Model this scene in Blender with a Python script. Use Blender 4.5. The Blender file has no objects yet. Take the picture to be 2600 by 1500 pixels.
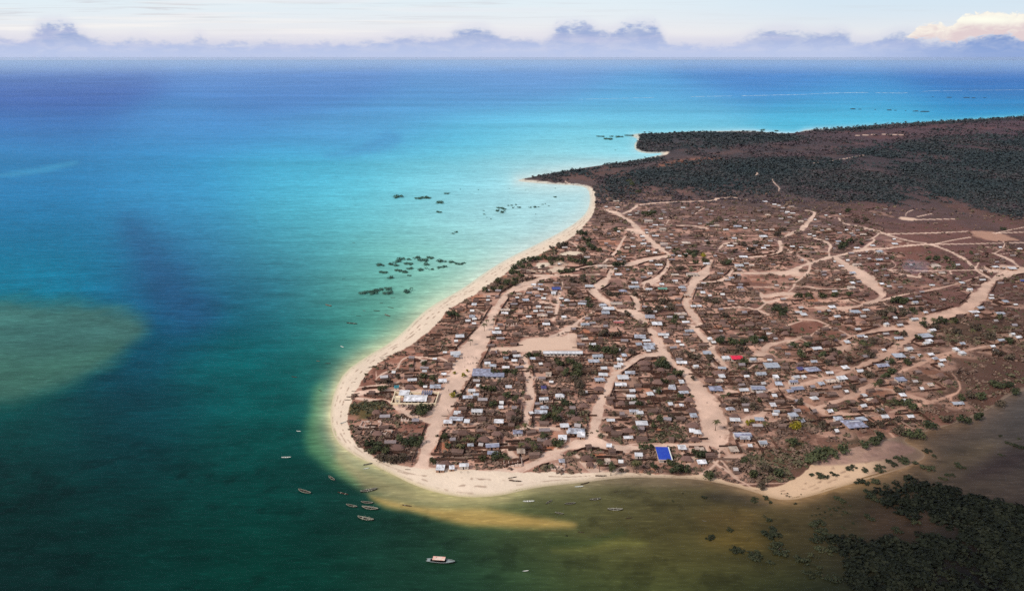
import bpy, bmesh, math, random
import numpy as np
from mathutils import Vector, Matrix
SEED = 7
rng = np.random.default_rng(SEED)
random.seed(SEED)
R = math.radians
scene = bpy.context.scene
COL = scene.collection

# ---------------------------------------------------------------- camera geometry
F_PX = 1857.0            # focal length in pixels of a 2600 x 1500 frame
CAM_H = 250.0
TILT = math.atan((750 - 146) / F_PX)
CT, ST = math.cos(TILT), math.sin(TILT)

def unproj(u, v, z=0.0):
    u = np.asarray(u, float); v = np.asarray(v, float)
    a = (u - 1300) / F_PX; b = (750 - v) / F_PX
    dz = -ST + b * CT
    dz = np.minimum(dz, -1e-4)
    s = (z - CAM_H) / dz
    return a * s, (CT + b * ST) * s

def proj(x, y, z=0.0):
    x = np.asarray(x, float); y = np.asarray(y, float)
    dz = z - CAM_H
    fw = y * CT - dz * ST
    up = y * ST + dz * CT
    fw = np.maximum(fw, 1.0)
    return 1300 + F_PX * x / fw, 750 - F_PX * up / fw

def slant(x, y):
    return np.asarray(y) * CT + CAM_H * ST      # distance along the view axis: metres per pixel = slant / F_PX

# survey windows: every traced outline below is written in the pixels of one of these
T = {'A': (820, 850, 3.64), 'B': (1400, 830, 3.4667), 'C': (2000, 750, 2.9117), 'D': (1400, 430, 3.64),
     'E': (2000, 430, 3.64), 'F': (1100, 640, 4.045), 'G': (800, 430, 3.0975), 'H': (680, 1100, 3.64),
     'I': (1280, 1150, 3.8242), 'J': (1900, 1100, 3.6057), 'K': (0, 0, .97077), 'L': (1300, 0, 1.9415),
     'N': (0, 700, 1.82), 'S': (0, 0, 1.0)}

def src(reg, x, y):
    x0, y0, s = T[reg]
    return x0 + np.asarray(x, float) / s, y0 + np.asarray(y, float) / s

def world(reg, x, y, z=1.8):
    u, v = src(reg, x, y)
    return unproj(u, v, z)

# ---------------------------------------------------------------- noise
def _hash(ix, iy, seed):
    h = (ix.astype(np.int64) * 374761393 + iy.astype(np.int64) * 668265263 + seed * 1442695041) & 0xFFFFFFFF
    h = ((h ^ (h >> 13)) * 1274126177) & 0xFFFFFFFF
    h = h ^ (h >> 16)
    return (h & 0xFFFFFF) / float(0xFFFFFF)

def vnoise(x, y, seed=0):
    xi = np.floor(x); yi = np.floor(y)
    fx = x - xi; fy = y - yi
    fx = fx * fx * (3 - 2 * fx); fy = fy * fy * (3 - 2 * fy)
    a = _hash(xi, yi, seed); b = _hash(xi + 1, yi, seed)
    c = _hash(xi, yi + 1, seed); d = _hash(xi + 1, yi + 1, seed)
    return (a * (1 - fx) + b * fx) * (1 - fy) + (c * (1 - fx) + d * fx) * fy

def fbm(x, y, size, octv=4, seed=0):
    x = np.asarray(x, float) / size; y = np.asarray(y, float) / size
    t = np.zeros_like(x); amp = .5; tot = 0
    for o in range(octv):
        t += amp * vnoise(x + 17.3 * o, y - 9.1 * o, seed + o); tot += amp
        x = x * 2.03; y = y * 2.03; amp *= .55
    return t / tot          # 0..1

def sstep(a, b, x):
    t = np.clip((x - a) / (b - a), 0, 1)
    return t * t * (3 - 2 * t)

def lin(c):
    c = np.asarray(c, float) / 255.0
    return np.where(c <= .04045, c / 12.92, ((c + .055) / 1.055) ** 2.4)

def seg_dist(px, py, ax, ay, bx, by):
    dx, dy = bx - ax, by - ay
    L2 = dx * dx + dy * dy + 1e-9
    t = np.clip(((px - ax) * dx + (py - ay) * dy) / L2, 0, 1)
    return np.hypot(px - (ax + t * dx), py - (ay + t * dy)), t

def inside(px, py, poly):
    r = np.zeros(px.shape, bool)
    n = len(poly)
    for i in range(n):
        x1, y1 = poly[i]; x2, y2 = poly[(i + 1) % n]
        if y1 == y2: continue
        c = ((y1 > py) != (y2 > py)) & (px < (x2 - x1) * (py - y1) / (y2 - y1) + x1)
        r ^= c
    return r

def sdist(px, py, poly, closed=True):
    """signed distance to a polygon, positive inside"""
    px = np.asarray(px, float); py = np.asarray(py, float)
    d = np.full(px.shape, 1e9)
    n = len(poly)
    for i in range(n if closed else n - 1):
        x1, y1 = poly[i]; x2, y2 = poly[(i + 1) % n]
        e, _ = seg_dist(px, py, x1, y1, x2, y2)
        np.minimum(d, e, out=d)
    return np.where(inside(px, py, poly), d, -d)

def smooth_poly(pts, closed=True, it=2):
    pts = [tuple(p) for p in pts]
    for _ in range(it):
        out = []
        n = len(pts)
        if not closed: out.append(pts[0])
        for i in range(n if closed else n - 1):
            a = pts[i]; b = pts[(i + 1) % n]
            out.append(tuple(.75 * p + .25 * q for p, q in zip(a, b)))
            out.append(tuple(.25 * p + .75 * q for p, q in zip(a, b)))
        if not closed: out.append(pts[-1])
        pts = out
    return pts

def polysrc(reg, pts, it=1):
    q = []
    for x, y in pts:
        u, v = src(reg, x, y); q.append((float(u), float(v)))
    return smooth_poly(q, True, it) if it else q

# ---------------------------------------------------------------- traced outlines (survey)
COAST = polysrc('K', [
    (3600, 226), (2524, 287), (2400, 294), (2250, 303), (2150, 310), (2070, 317), (1990, 319), (1965, 328), (1930, 329),
    (1880, 325), (1850, 322), (1780, 323), (1700, 324), (1620, 329), (1570, 329), (1552, 334), (1574, 344), (1562, 356),
    (1566, 372), (1590, 379), (1640, 378), (1600, 388), (1540, 400), (1450, 412), (1380, 424), (1320, 435), (1280, 442),
    (1277, 447), (1310, 451), (1370, 455), (1430, 458), (1450, 466), (1455, 490), (1450, 515), (1438, 532), (1410, 555),
    (1370, 578), (1310, 608), (1260, 632), (1220, 655), (1180, 682), (1150, 704), (1110, 728), (1065, 752), (1030, 780),
    (1000, 812), (960, 845), (900, 880), (850, 915), (825, 960), (814, 1010), (815, 1050), (828, 1085), (860, 1115),
    (920, 1145), (970, 1170), (1020, 1195), (1080, 1215), (1150, 1226), (1230, 1222), (1300, 1205), (1360, 1196),
    (1440, 1188), (1500, 1180), (1560, 1175), (1640, 1177), (1720, 1180), (1800, 1195), (1860, 1212), (1910, 1230),
    (1950, 1232), (2000, 1222), (2070, 1200), (2140, 1180), (2200, 1162), (2250, 1145), (2284, 1126), (2270, 1108),
    (2228, 1088), (2235, 1078), (2300, 1058), (2350, 1044), (2400, 1026), (2440, 1006), (2470, 986), (2490, 973),
    (2524, 962), (2800, 880), (3600, 700)], 1)
VEG = polysrc('K', [           # inner edge of the beach
    (3600, 224), (2524, 288), (2250, 304), (2070, 318), (1990, 322), (1930, 332), (1850, 324), (1700, 326), (1620, 331), (1572, 331),
    (1580, 344), (1568, 356), (1572, 370), (1600, 376), (1655, 374), (1640, 384), (1560, 398), (1450, 411), (1380, 424), (1320, 435),
    (1284, 442), (1320, 446), (1380, 452), (1440, 455), (1466, 466), (1468, 500), (1464, 530), (1440, 558), (1420, 580),
    (1390, 598), (1350, 620), (1300, 645), (1258, 665), (1238, 682), (1215, 697), (1190, 715), (1150, 740), (1100, 767),
    (1088, 790), (1066, 812), (1030, 840), (990, 866), (950, 886), (912, 910), (886, 950), (870, 982), (860, 1010),
    (858, 1040), (864, 1070), (880, 1095), (905, 1117), (950, 1138), (1000, 1152), (1032, 1158), (1075, 1158), (1200, 1163),
    (1290, 1168), (1340, 1164), (1420, 1171), (1500, 1163), (1560, 1164), (1620, 1169), (1690, 1172), (1740, 1172),
    (1800, 1187), (1850, 1199), (1885, 1204), (1935, 1196), (1985, 1166), (2010, 1140), (2060, 1118), (2120, 1100),
    (2180, 1086), (2205, 1078), (2240, 1070), (2300, 1054), (2350, 1040), (2400, 1022), (2440, 1002), (2468, 982), (2480, 970),
    (2524, 955), (2800, 870), (3600, 690)], 1)
SPIT = polysrc('K', [(2000, 1150), (2060, 1115), (2120, 1098), (2190, 1085), (2225, 1095), (2262, 1108), (2240, 1122), (2150, 1140), (2060, 1150)])
FOREST = [polysrc('K', [(1560, 331), (1700, 324), (1860, 322), (1960, 331), (2010, 342), (1860, 357), (1700, 364), (1640, 375), (1568, 371), (1572, 350)]),
          polysrc('K', [(1470, 452), (1600, 418), (1750, 402), (1900, 394), (2050, 392), (2250, 346), (2524, 332), (3600, 300), (3600, 640), (2524, 536),
                        (2420, 522), (2250, 512), (2100, 502), (1900, 480), (1700, 470), (1520, 482)]),
          polysrc('K', [(1284, 443), (1380, 425), (1460, 412), (1620, 388), (1640, 392), (1500, 420), (1440, 440), (1360, 448)]),
          polysrc('K', [(1990, 320), (2070, 318), (2250, 304), (2524, 288), (3600, 226), (3600, 236), (2524, 295), (2250, 311), (2070, 325)])]

# land colour survey, vignette darkening to the east included: (window, x, y, sRGB)
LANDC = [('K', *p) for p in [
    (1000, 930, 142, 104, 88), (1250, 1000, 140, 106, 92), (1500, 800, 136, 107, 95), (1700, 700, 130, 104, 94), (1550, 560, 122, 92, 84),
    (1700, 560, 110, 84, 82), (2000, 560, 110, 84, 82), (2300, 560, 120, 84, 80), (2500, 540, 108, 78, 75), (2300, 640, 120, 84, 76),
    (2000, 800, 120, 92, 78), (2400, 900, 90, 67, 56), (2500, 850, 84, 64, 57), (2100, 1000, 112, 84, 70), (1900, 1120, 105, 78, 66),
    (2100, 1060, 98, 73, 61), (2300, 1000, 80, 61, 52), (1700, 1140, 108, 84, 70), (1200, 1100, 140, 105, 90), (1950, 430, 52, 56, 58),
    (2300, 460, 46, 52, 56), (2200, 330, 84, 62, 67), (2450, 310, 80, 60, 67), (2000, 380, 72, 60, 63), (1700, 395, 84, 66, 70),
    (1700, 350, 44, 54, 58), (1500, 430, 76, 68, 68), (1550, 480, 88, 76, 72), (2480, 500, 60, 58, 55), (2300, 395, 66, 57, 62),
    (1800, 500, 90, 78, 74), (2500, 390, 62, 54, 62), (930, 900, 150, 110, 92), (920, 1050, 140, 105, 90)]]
# sea colour survey: depth and bottom tones, with the corner vignette painted in
SEAC = [('K', *p) for p in [
    (100, 150, 116, 152, 210), (700, 150, 120, 160, 218), (1300, 150, 124, 168, 226), (1900, 150, 88, 146, 215), (2450, 150, 74, 128, 202),
    (100, 165, 110, 148, 208), (700, 165, 116, 158, 218), (1300, 165, 122, 168, 226), (1900, 165, 85, 145, 215), (2450, 165, 72, 126, 200),
    (100, 200, 86, 122, 190), (700, 200, 98, 150, 214), (1300, 200, 110, 165, 222), (1900, 200, 72, 138, 208), (2450, 200, 58, 116, 195),
    (100, 235, 70, 104, 176), (700, 235, 85, 140, 205), (1200, 235, 95, 160, 215), (1600, 228, 95, 170, 222), (2100, 222, 70, 150, 214), (2480, 215, 48, 120, 196),
    (1600, 258, 98, 188, 226), (2100, 255, 75, 180, 222), (2480, 250, 42, 142, 198),
    (100, 300, 72, 125, 190), (500, 300, 85, 150, 210), (900, 300, 95, 168, 218), (1300, 300, 112, 205, 234), (1600, 300, 132, 220, 240), (2100, 290, 95, 205, 230), (2480, 275, 60, 165, 208),
    (100, 350, 62, 130, 190), (500, 350, 75, 155, 210), (850, 350, 88, 165, 215), (1100, 350, 100, 200, 230), (1450, 350, 146, 228, 240),
    (50, 400, 65, 150, 200), (300, 400, 60, 140, 195), (700, 400, 75, 180, 218), (1100, 400, 96, 205, 228), (1350, 400, 152, 226, 235),
    (50, 450, 45, 120, 175), (400, 450, 60, 155, 205), (800, 450, 80, 190, 220), (1100, 450, 128, 215, 230), (1300, 450, 192, 229, 230),
    (100, 500, 40, 120, 170), (500, 500, 60, 160, 200), (850, 500, 105, 205, 220), (1150, 500, 166, 222, 228), (1380, 500, 198, 232, 234),
    (100, 560, 10, 115, 160), (400, 560, 50, 135, 180), (750, 560, 75, 180, 195), (1000, 560, 132, 210, 212), (1250, 560, 186, 228, 224),
    (100, 620, 0, 120, 155), (350, 620, 42, 110, 155), (650, 620, 60, 145, 165), (900, 620, 112, 195, 190), (1150, 620, 182, 225, 214),
    (60, 700, 5, 120, 140), (230, 700, 0, 125, 150), (420, 700, 36, 86, 126), (650, 700, 40, 110, 135), (850, 700, 72, 142, 140), (1000, 700, 122, 196, 165), (1090, 700, 168, 216, 190),
    (420, 770, 28, 76, 115), (600, 770, 20, 85, 110), (780, 770, 30, 100, 110), (900, 770, 78, 148, 126), (985, 770, 126, 192, 156),
    (420, 850, 0, 85, 105), (600, 850, 0, 90, 105), (750, 850, 15, 100, 100), (860, 850, 52, 132, 110),
    (380, 920, 0, 62, 82), (600, 920, 0, 94, 90), (740, 920, 30, 102, 90),
    (60, 1000, 10, 80, 74), (300, 1000, 0, 62, 70), (550, 1000, 0, 82, 80), (700, 1000, 10, 76, 74),
    (60, 1100, 5, 56, 54), (300, 1100, 0, 53, 58), (600, 1100, 0, 66, 65), (720, 1100, 28, 80, 64),
    (60, 1200, 10, 50, 45), (300, 1200, 4, 52, 50), (600, 1200, 4, 62, 55), (760, 1200, 15, 52, 48),
    (60, 1300, 12, 45, 40), (400, 1300, 8, 52, 45), (700, 1300, 8, 60, 50), (880, 1300, 24, 58, 48), (1050, 1300, 28, 58, 44),
    (60, 1400, 12, 40, 37), (400, 1400, 10, 48, 42), (700, 1400, 8, 56, 45), (1000, 1400, 24, 58, 44), (1300, 1400, 45, 70, 44), (1600, 1400, 66, 76, 42), (1800, 1400, 54, 62, 36),
    (60, 1450, 12, 40, 36), (700, 1450, 10, 50, 42), (1100, 1450, 26, 56, 42), (1500, 1450, 50, 68, 40), (1800, 1450, 46, 56, 33), (2000, 1450, 30, 38, 27),
    (1500, 1200, 118, 118, 90), (1600, 1210, 100, 98, 74), (1750, 1215, 84, 82, 62), (1250, 1240, 88, 96, 58), (1400, 1245, 88, 88, 52), (1600, 1250, 86, 78, 48),
    (1750, 1250, 84, 72, 48), (1450, 1300, 95, 86, 46), (1600, 1300, 98, 82, 42), (1750, 1300, 94, 76, 40), (1850, 1300, 80, 62, 38),
    (1300, 1340, 50, 70, 46), (1500, 1350, 98, 94, 54), (1650, 1350, 90, 84, 44), (1800, 1350, 84, 72, 38),
    (2400, 1080, 106, 92, 82), (2350, 1110, 112, 96, 80), (2500, 1030, 62, 66, 68), (2510, 1120, 54, 45, 40), (2300, 1150, 104, 86, 64), (2100, 1230, 76, 70, 50),
    (2050, 1290, 70, 58, 38), (2200, 1290, 46, 37, 31), (2300, 1330, 36, 29, 27), (2500, 1400, 20, 20, 20), (2400, 1200, 40, 32, 30), (2200, 1400, 30, 30, 24),
    (2470, 1020, 88, 78, 72)]]
# (window, outline, sRGB, softness px, strength)
SEAPOLY = [
    ('N', [(-300, 110), (0, 103), (200, 112), (400, 128), (560, 158), (645, 205), (665, 250), (625, 312), (520, 390), (400, 458), (250, 520), (100, 566), (-300, 610)], (72, 114, 102), 34, .88),
    ('N', [(-300, 420), (0, 400), (300, 360), (500, 330), (560, 360), (400, 450), (250, 515), (100, 560), (-300, 600)], (58, 102, 84), 50, .5),
    ('N', [(540, -260), (640, -280), (780, -120), (900, 60), (1000, 140), (990, 220), (860, 280), (720, 200), (640, 40)], (38, 76, 120), 60, .45),
    ('N', [(820, 420), (900, 330), (1100, 300), (1200, 380), (1180, 520), (1000, 560), (850, 520)], (0, 100, 96), 70, .35),
    ('H', [(940, 560), (1010, 575), (1200, 625), (1500, 690), (1900, 678), (2184, 725), (2600, 800), (2810, 830), (2830, 860), (2600, 872), (2184, 885), (1900, 868), (1600, 800), (1300, 705), (1060, 660)], (190, 157, 90), 13, .92),
    ('H', [(620, 300), (780, 420), (900, 500), (1100, 600), (1500, 670), (1900, 650), (2200, 640), (2200, 560), (1800, 570), (1400, 520), (1100, 400), (800, 230), (640, 100)], (182, 164, 116), 20, .75),
    ('I', [(880, 880), (1100, 800), (1380, 850), (1390, 900), (1100, 940), (700, 950), (400, 945), (600, 930)], (118, 116, 60), 14, .6),
    ('I', [(560, 830), (800, 860), (1060, 770), (1120, 740), (1200, 790), (1000, 840), (850, 900), (600, 920), (300, 880)], (58, 74, 42), 16, .5),
    ('I', [(1900, 560), (2200, 520), (2420, 520), (2480, 600), (2400, 720), (2100, 700), (1900, 640)], (104, 82, 46), 30, .5),
    ('I', [(1900, 380), (2100, 330), (2300, 360), (2500, 430), (2600, 520), (2400, 500), (2250, 460), (2000, 450)], (50, 46, 38), 14, .75),
    ('I', [(820, 240), (1300, 245), (1700, 260), (2000, 300), (1900, 330), (1500, 310), (1000, 290)], (150, 128, 104), 12, .55),
    ('J', [(1600, 300), (1800, 200), (2000, 100), (2200, 60), (2300, 100), (2150, 230), (1900, 300), (1650, 350)], (104, 88, 66), 30, .6),
    ('J', [(1960, 370), (2200, 230), (2500, 130), (2600, 200), (2500, 300), (2200, 380), (2000, 420)], (50, 39, 38), 26, .7),  # creek mud, this row and the next, darkened for the corner vignette
    ('J', [(1000, 720), (1200, 650), (1500, 720), (1700, 820), (1600, 960), (1300, 1000), (1050, 900)], (66, 50, 39), 26, .6),
    ('J', [(-400, 900), (-50, 880), (150, 950), (150, 1040), (-100, 1060), (-400, 1000)], (110, 88, 42), 26, .5),
    ('K', [(748, 1105), (758, 1010), (782, 955), (808, 935), (800, 1000), (800, 1090), (870, 1160), (900, 1208), (850, 1180), (785, 1130)], (108, 156, 100), 18, .55),
    ('K', [(0, 428), (60, 420), (140, 405), (200, 398), (160, 415), (60, 432), (0, 437)], (85, 178, 214), 8, .5),
    ('K', [(940, 330), (960, 318), (1000, 340), (960, 370), (860, 385), (780, 390), (880, 365)], (85, 155, 208), 14, .4),
]
# fringe of shallow water along the shore: colour at the waterline by position, width in px
FRINGE = [('K', *p) for p in [(1440, 500, 214, 234, 226, 40), (1300, 610, 214, 230, 214, 40), (1100, 730, 206, 224, 196, 42), (960, 840, 196, 216, 176, 36), (860, 905, 196, 206, 160, 34),
          (815, 1000, 200, 190, 152, 26), (830, 1085, 204, 190, 146, 30), (950, 1165, 206, 190, 138, 40), (1080, 1216, 196, 180, 122, 26), (1230, 1224, 168, 160, 112, 30),
          (1440, 1190, 140, 128, 98, 20), (1600, 1176, 134, 114, 92, 18), (1800, 1195, 132, 108, 84, 18), (1940, 1233, 160, 124, 86, 20), (2100, 1192, 150, 118, 76, 20),
          (2280, 1126, 146, 112, 80, 34), (2300, 1058, 118, 96, 84, 34), (2480, 978, 104, 90, 80, 26), (1570, 345, 150, 225, 240, 6), (1300, 436, 175, 225, 232, 8), (1340, 454, 226, 232, 226, 14),
          (1960, 328, 190, 228, 238, 6), (2300, 300, 110, 200, 225, 6)]]

# roads: (window, [(x, y, width in window px)...])
ROADS = [
    ('K', [(1030, 1168, 40), (1050, 1110, 34), (1070, 1060, 36), (1090, 1010, 40), (1115, 960, 46), (1140, 910, 60), (1160, 866, 70), (1185, 830, 44), (1202, 800, 26), (1216, 770, 20), (1236, 740, 18), (1252, 718, 14), (1290, 700, 12), (1345, 684, 8)]),
    ('A', [(1880, 830, 50), (1890, 700, 70), (1925, 560, 75), (1905, 430, 70), (1880, 300, 60), (1850, 190, 60)]),
    ('A', [(1050, 790, 90), (900, 780, 60), (740, 700, 60), (640, 640, 20), (590, 600, 12), (440, 600, 40), (320, 580, 30)]),
    ('A', [(1080, 530, 60), (900, 520, 30), (660, 515, 25), (480, 515, 40), (330, 535, 40)]),
    ('A', [(320, 478, 10), (480, 462, 14), (640, 455, 16), (700, 430, 10)]),
    ('A', [(500, 455, 12), (482, 410, 12), (520, 370, 12), (600, 330, 12), (690, 310, 14), (705, 260, 12), (730, 220, 12), (790, 195, 14), (900, 205, 14)]),
    ('A', [(495, 400, 10), (490, 330, 8)]),
    ('A', [(1130, 830, 40), (1300, 822, 16), (1500, 816, 14)]),
    ('A', [(1040, 1180, 60), (960, 1060, 10)]),
    ('A', [(850, 1240, 90), (1200, 1290, 120), (1500, 1290, 100), (1800, 1240, 60), (2000, 1160, 70), (2184, 1100, 80)]),
    ('B', [(-40, 1120, 60), (100, 1080, 70), (250, 1020, 90), (360, 1000, 110), (560, 1060, 70), (800, 1060, 40), (1000, 1035, 30), (1200, 1030, 30), (1420, 1020, 50)]),
    ('A', [(1690, 990, 40), (1720, 1060, 40), (1760, 1120, 60)]),
    ('A', [(1900, 850, 30), (2000, 860, 30), (2184, 870, 30)]),
    ('B', [(350, 1000, 100), (380, 900, 90), (390, 780, 110), (430, 660, 90), (490, 560, 60), (520, 470, 50), (590, 390, 50), (680, 330, 50), (760, 265, 40), (960, 245, 60)]),
    ('B', [(1480, 1050, 70), (1440, 960, 250), (1430, 860, 230), (1390, 720, 210), (1330, 600, 170), (1270, 500, 120), (1220, 440, 90), (1150, 375, 70), (1060, 320, 50), (1000, 250, 70), (960, 180, 70), (930, 100, 60), (870, 20, 60)]),
    ('D', [(850, 1410, 60), (790, 1340, 90), (640, 1300, 60), (520, 1230, 50), (430, 1170, 60), (370, 1120, 90), (470, 1060, 90), (530, 1000, 40), (555, 940, 40), (580, 905, 30)]),
    ('D', [(790, 1340, 50), (800, 1240, 60), (760, 1170, 40), (700, 1140, 20)]),
    ('D', [(500, 370, 16), (590, 400, 40), (640, 430, 26), (740, 480, 26), (790, 550, 50), (840, 590, 60), (900, 640, 40), (950, 700, 50), (1040, 755, 40), (1100, 790, 30), (1050, 812, 40), (850, 840, 40), (720, 885, 40), (560, 900, 30), (400, 890, 20), (250, 920, 12), (0, 978, 10)]),
    ('D', [(660, 412, 14), (720, 388, 22), (780, 350, 20), (790, 330, 12), (1000, 310, 10), (1280, 298, 8), (1500, 290, 8), (1540, 268, 14), (1700, 262, 8)]),
    ('D', [(560, 800, 20), (610, 750, 30), (650, 670, 16), (690, 605, 12), (770, 590, 12)]),
    ('D', [(740, 560, 70), (790, 590, 40)]),
    ('D', [(1080, 820, 16), (1075, 900, 24), (1040, 950, 30), (950, 1030, 60), (880, 1060, 60)]),
    ('D', [(520, 830, 20), (480, 870, 20)]),
    ('D', [(1480, 840, 20), (1440, 920, 50), (1390, 980, 90), (1310, 1040, 90), (1290, 1110, 70), (1260, 1190, 60), (1240, 1240, 80), (1290, 1320, 70), (1340, 1400, 60), (1370, 1440, 50)]),
    ('B', [(1240, 0, 60), (1320, 70, 55), (1380, 150, 55), (1430, 220, 50), (1480, 300, 50), (1540, 345, 50)]),
    ('D', [(1320, 1050, 26), (1560, 1040, 26), (1640, 980, 20), (1690, 910, 20)]),
    ('D', [(1540, 750, 12), (1580, 700, 22), (1640, 680, 16), (1750, 650, 10)]),
    ('D', [(1500, 790, 10), (1700, 840, 8), (1860, 808, 14), (2080, 790, 14), (2130, 740, 36), (2110, 660, 46)]),
    ('D', [(1060, 510, 8), (1080, 470, 8), (1110, 460, 6), (1050, 440, 6)]),
    ('D', [(1330, 415, 8), (1370, 380, 8), (1415, 358, 8)]),
    ('D', [(1140, 520, 8), (1300, 520, 10), (1440, 550, 14)]),
    ('D', [(1100, 720, 8), (1110, 740, 8), (1080, 765, 8)]),
    ('D', [(2040, 90, 8), (2060, 130, 8), (2110, 170, 10), (2100, 205, 10)]),
    ('D', [(1810, 68, 6), (1870, 66, 8), (1905, 50, 16), (1900, 30, 14)]),
    ('D', [(130, 100, 8), (125, 110, 8), (200, 135, 6)]),
    ('B', [(1540, 570, 40), (1700, 580, 20), (1900, 560, 40), (2080, 525, 50)]),
    ('C', [(-20, 672, 36), (100, 660, 36), (250, 628, 36), (380, 585, 40), (480, 540, 44), (600, 498, 50), (700, 450, 50), (790, 400, 56), (870, 335, 60), (930, 250, 100), (1000, 195, 80), (1150, 150, 60), (1300, 110, 66), (1390, 50, 80), (1440, -10, 100)]),
    ('C', [(930, 250, 60), (800, 245, 40), (680, 258, 34), (560, 285, 20), (470, 305, 12), (400, 340, 10)]),
    ('E', [(1180, 1420, 80), (1400, 1360, 90), (1600, 1310, 100), (1700, 1250, 110), (1770, 1160, 120), (1830, 1090, 110), (1885, 1030, 40), (1985, 1000, 40), (2080, 955, 50), (2260, 930, 60)]),
    ('E', [(1885, 1030, 30), (1860, 1005, 26), (1740, 930, 24), (1640, 830, 22), (1500, 760, 20), (1320, 692, 14), (1100, 660, 10), (900, 600, 16), (850, 580, 24), (720, 540, 16), (600, 518, 12), (500, 498, 10), (470, 450, 18)]),
    ('E', [(1320, 692, 14), (1100, 706, 14), (850, 740, 14), (700, 735, 40), (600, 768, 16), (430, 808, 18)]),
    ('E', [(850, 585, 16), (820, 620, 10), (740, 655, 8)]), ('E', [(800, 660, 20), (720, 715, 20), (690, 740, 26)]),
    ('E', [(1320, 692, 8), (1700, 690, 7), (2300, 674, 6)]), ('E', [(1370, 688, 8), (1550, 650, 8), (1690, 628, 10)]),
    ('E', [(900, 597, 7), (1300, 592, 8), (1660, 574, 8)]), ('E', [(1920, 590, 6), (2300, 510, 6)]), ('E', [(1900, 592, 5), (2300, 575, 5)]),
    ('E', [(1200, 465, 6), (1550, 460, 6)]), ('E', [(1190, 440, 6), (1330, 412, 6)]), ('E', [(1090, 440, 6), (1095, 400, 6), (1160, 375, 5)]),
    ('E', [(1990, 665, 10), (2010, 700, 12), (1960, 750, 8), (1900, 780, 8)]), ('E', [(1905, 778, 12), (2040, 825, 24), (2110, 880, 10), (2155, 915, 10)]),
    ('E', [(420, 808, 30), (520, 870, 50), (600, 920, 80), (700, 980, 110), (750, 1040, 110), (810, 1090, 80), (860, 1140, 50), (880, 1170, 50), (800, 1220, 30), (700, 1250, 24), (600, 1275, 20), (500, 1295, 26), (555, 1340, 12), (540, 1390, 12)]),
    ('E', [(400, 812, 30), (320, 835, 20), (200, 870, 26), (100, 905, 30), (20, 955, 60), (-60, 965, 50)]),
    ('E', [(205, 870, 16), (205, 930, 26), (150, 985, 20), (60, 1060, 16), (55, 1095, 14), (-20, 1150, 12)]),
    ('E', [(385, 800, 16), (378, 745, 12), (405, 705, 34), (340, 665, 20), (260, 640, 12), (180, 622, 8)]),
    ('E', [(0, 772, 6), (190, 762, 7), (380, 762, 6)]), ('E', [(60, 775, 6), (150, 830, 8), (205, 865, 10)]),
    ('E', [(890, 1200, 12), (1050, 1162, 10), (1300, 1122, 10), (1450, 1090, 8), (1620, 1040, 8), (1800, 985, 10)]),
    ('E', [(240, 935, 5), (600, 934, 5)]), ('E', [(940, 932, 12), (1230, 938, 8), (1500, 938, 8), (1740, 930, 8)]),
    ('E', [(940, 930, 8), (1000, 960, 8), (1180, 998, 20), (1220, 1000, 30), (1220, 960, 10), (1260, 940, 10)]), ('E', [(950, 925, 10), (1010, 890, 8), (960, 840, 8)]),
    ('E', [(1500, 945, 20), (1520, 985, 14)]), ('E', [(1740, 905, 16), (1765, 860, 14)]), ('E', [(1890, 1020, 20), (1950, 965, 20), (2080, 930, 20)]),
    ('E', [(130, 555, 50), (190, 490, 40), (245, 420, 24), (250, 395, 16), (180, 380, 10)]), ('E', [(110, 560, 20), (20, 600, 24), (-20, 620, 20)]),
    ('E', [(60, 1080, 8), (200, 1085, 8), (300, 1110, 12), (480, 1108, 8), (680, 1120, 7)]),
    ('D', [(1700, 960, 14), (1900, 960, 22), (2100, 955, 26), (2230, 955, 40)]), ('D', [(1850, 1090, 4), (2184, 1090, 4)]),
    ('D', [(2200, 1150, 40), (2060, 1160, 40), (1960, 1180, 20), (1930, 1140, 12)]), ('D', [(2190, 1180, 20), (2010, 1230, 20), (1960, 1230, 20), (1935, 1160, 16)]),
    ('D', [(1980, 1240, 14), (1900, 1305, 14), (1800, 1275, 10), (1600, 1285, 8)]), ('D', [(1900, 1300, 10), (2000, 1340, 24)]),
    ('C', [(165, 300, 10), (230, 255, 12), (300, 220, 14), (340, 190, 10)]), ('C', [(300, 235, 14), (390, 260, 8), (460, 298, 10)]), ('C', [(60, 175, 8), (200, 180, 10), (290, 215, 8)]),
    ('C', [(0, 220, 14), (100, 190, 8)]), ('C', [(0, 350, 20), (120, 300, 16), (165, 300, 10)]), ('C', [(240, 95, 24), (400, 100, 24), (470, 90, 20), (640, 50, 16), (840, 0, 10)]),
    ('C', [(400, 410, 30), (440, 370, 10), (500, 360, 10)]),
    ('C', [(330, 790, 34), (440, 760, 50), (530, 710, 50), (600, 670, 60), (690, 645, 22), (780, 595, 20), (870, 545, 20), (950, 515, 20), (1040, 465, 20), (1150, 430, 20), (1290, 412, 16), (1460, 375, 12)]),
    ('C', [(650, 690, 18), (760, 690, 12), (850, 725, 30), (960, 755, 40), (1060, 780, 26)]), ('C', [(760, 858, 20), (900, 820, 16), (1050, 780, 30), (1180, 745, 24), (1280, 705, 18), (1265, 630, 10), (1215, 575, 8)]),
    ('C', [(0, 750, 12), (130, 800, 16), (190, 835, 30), (300, 870, 36), (450, 880, 24), (560, 880, 20)]), ('C', [(190, 835, 24), (270, 815, 20), (400, 775, 26)]),
    ('C', [(1080, 460, 16), (960, 520, 14)]), ('C', [(1180, 440, 26), (1060, 500, 10)]), ('C', [(760, 1010, 14), (830, 1070, 18), (950, 1140, 24)]),
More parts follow.
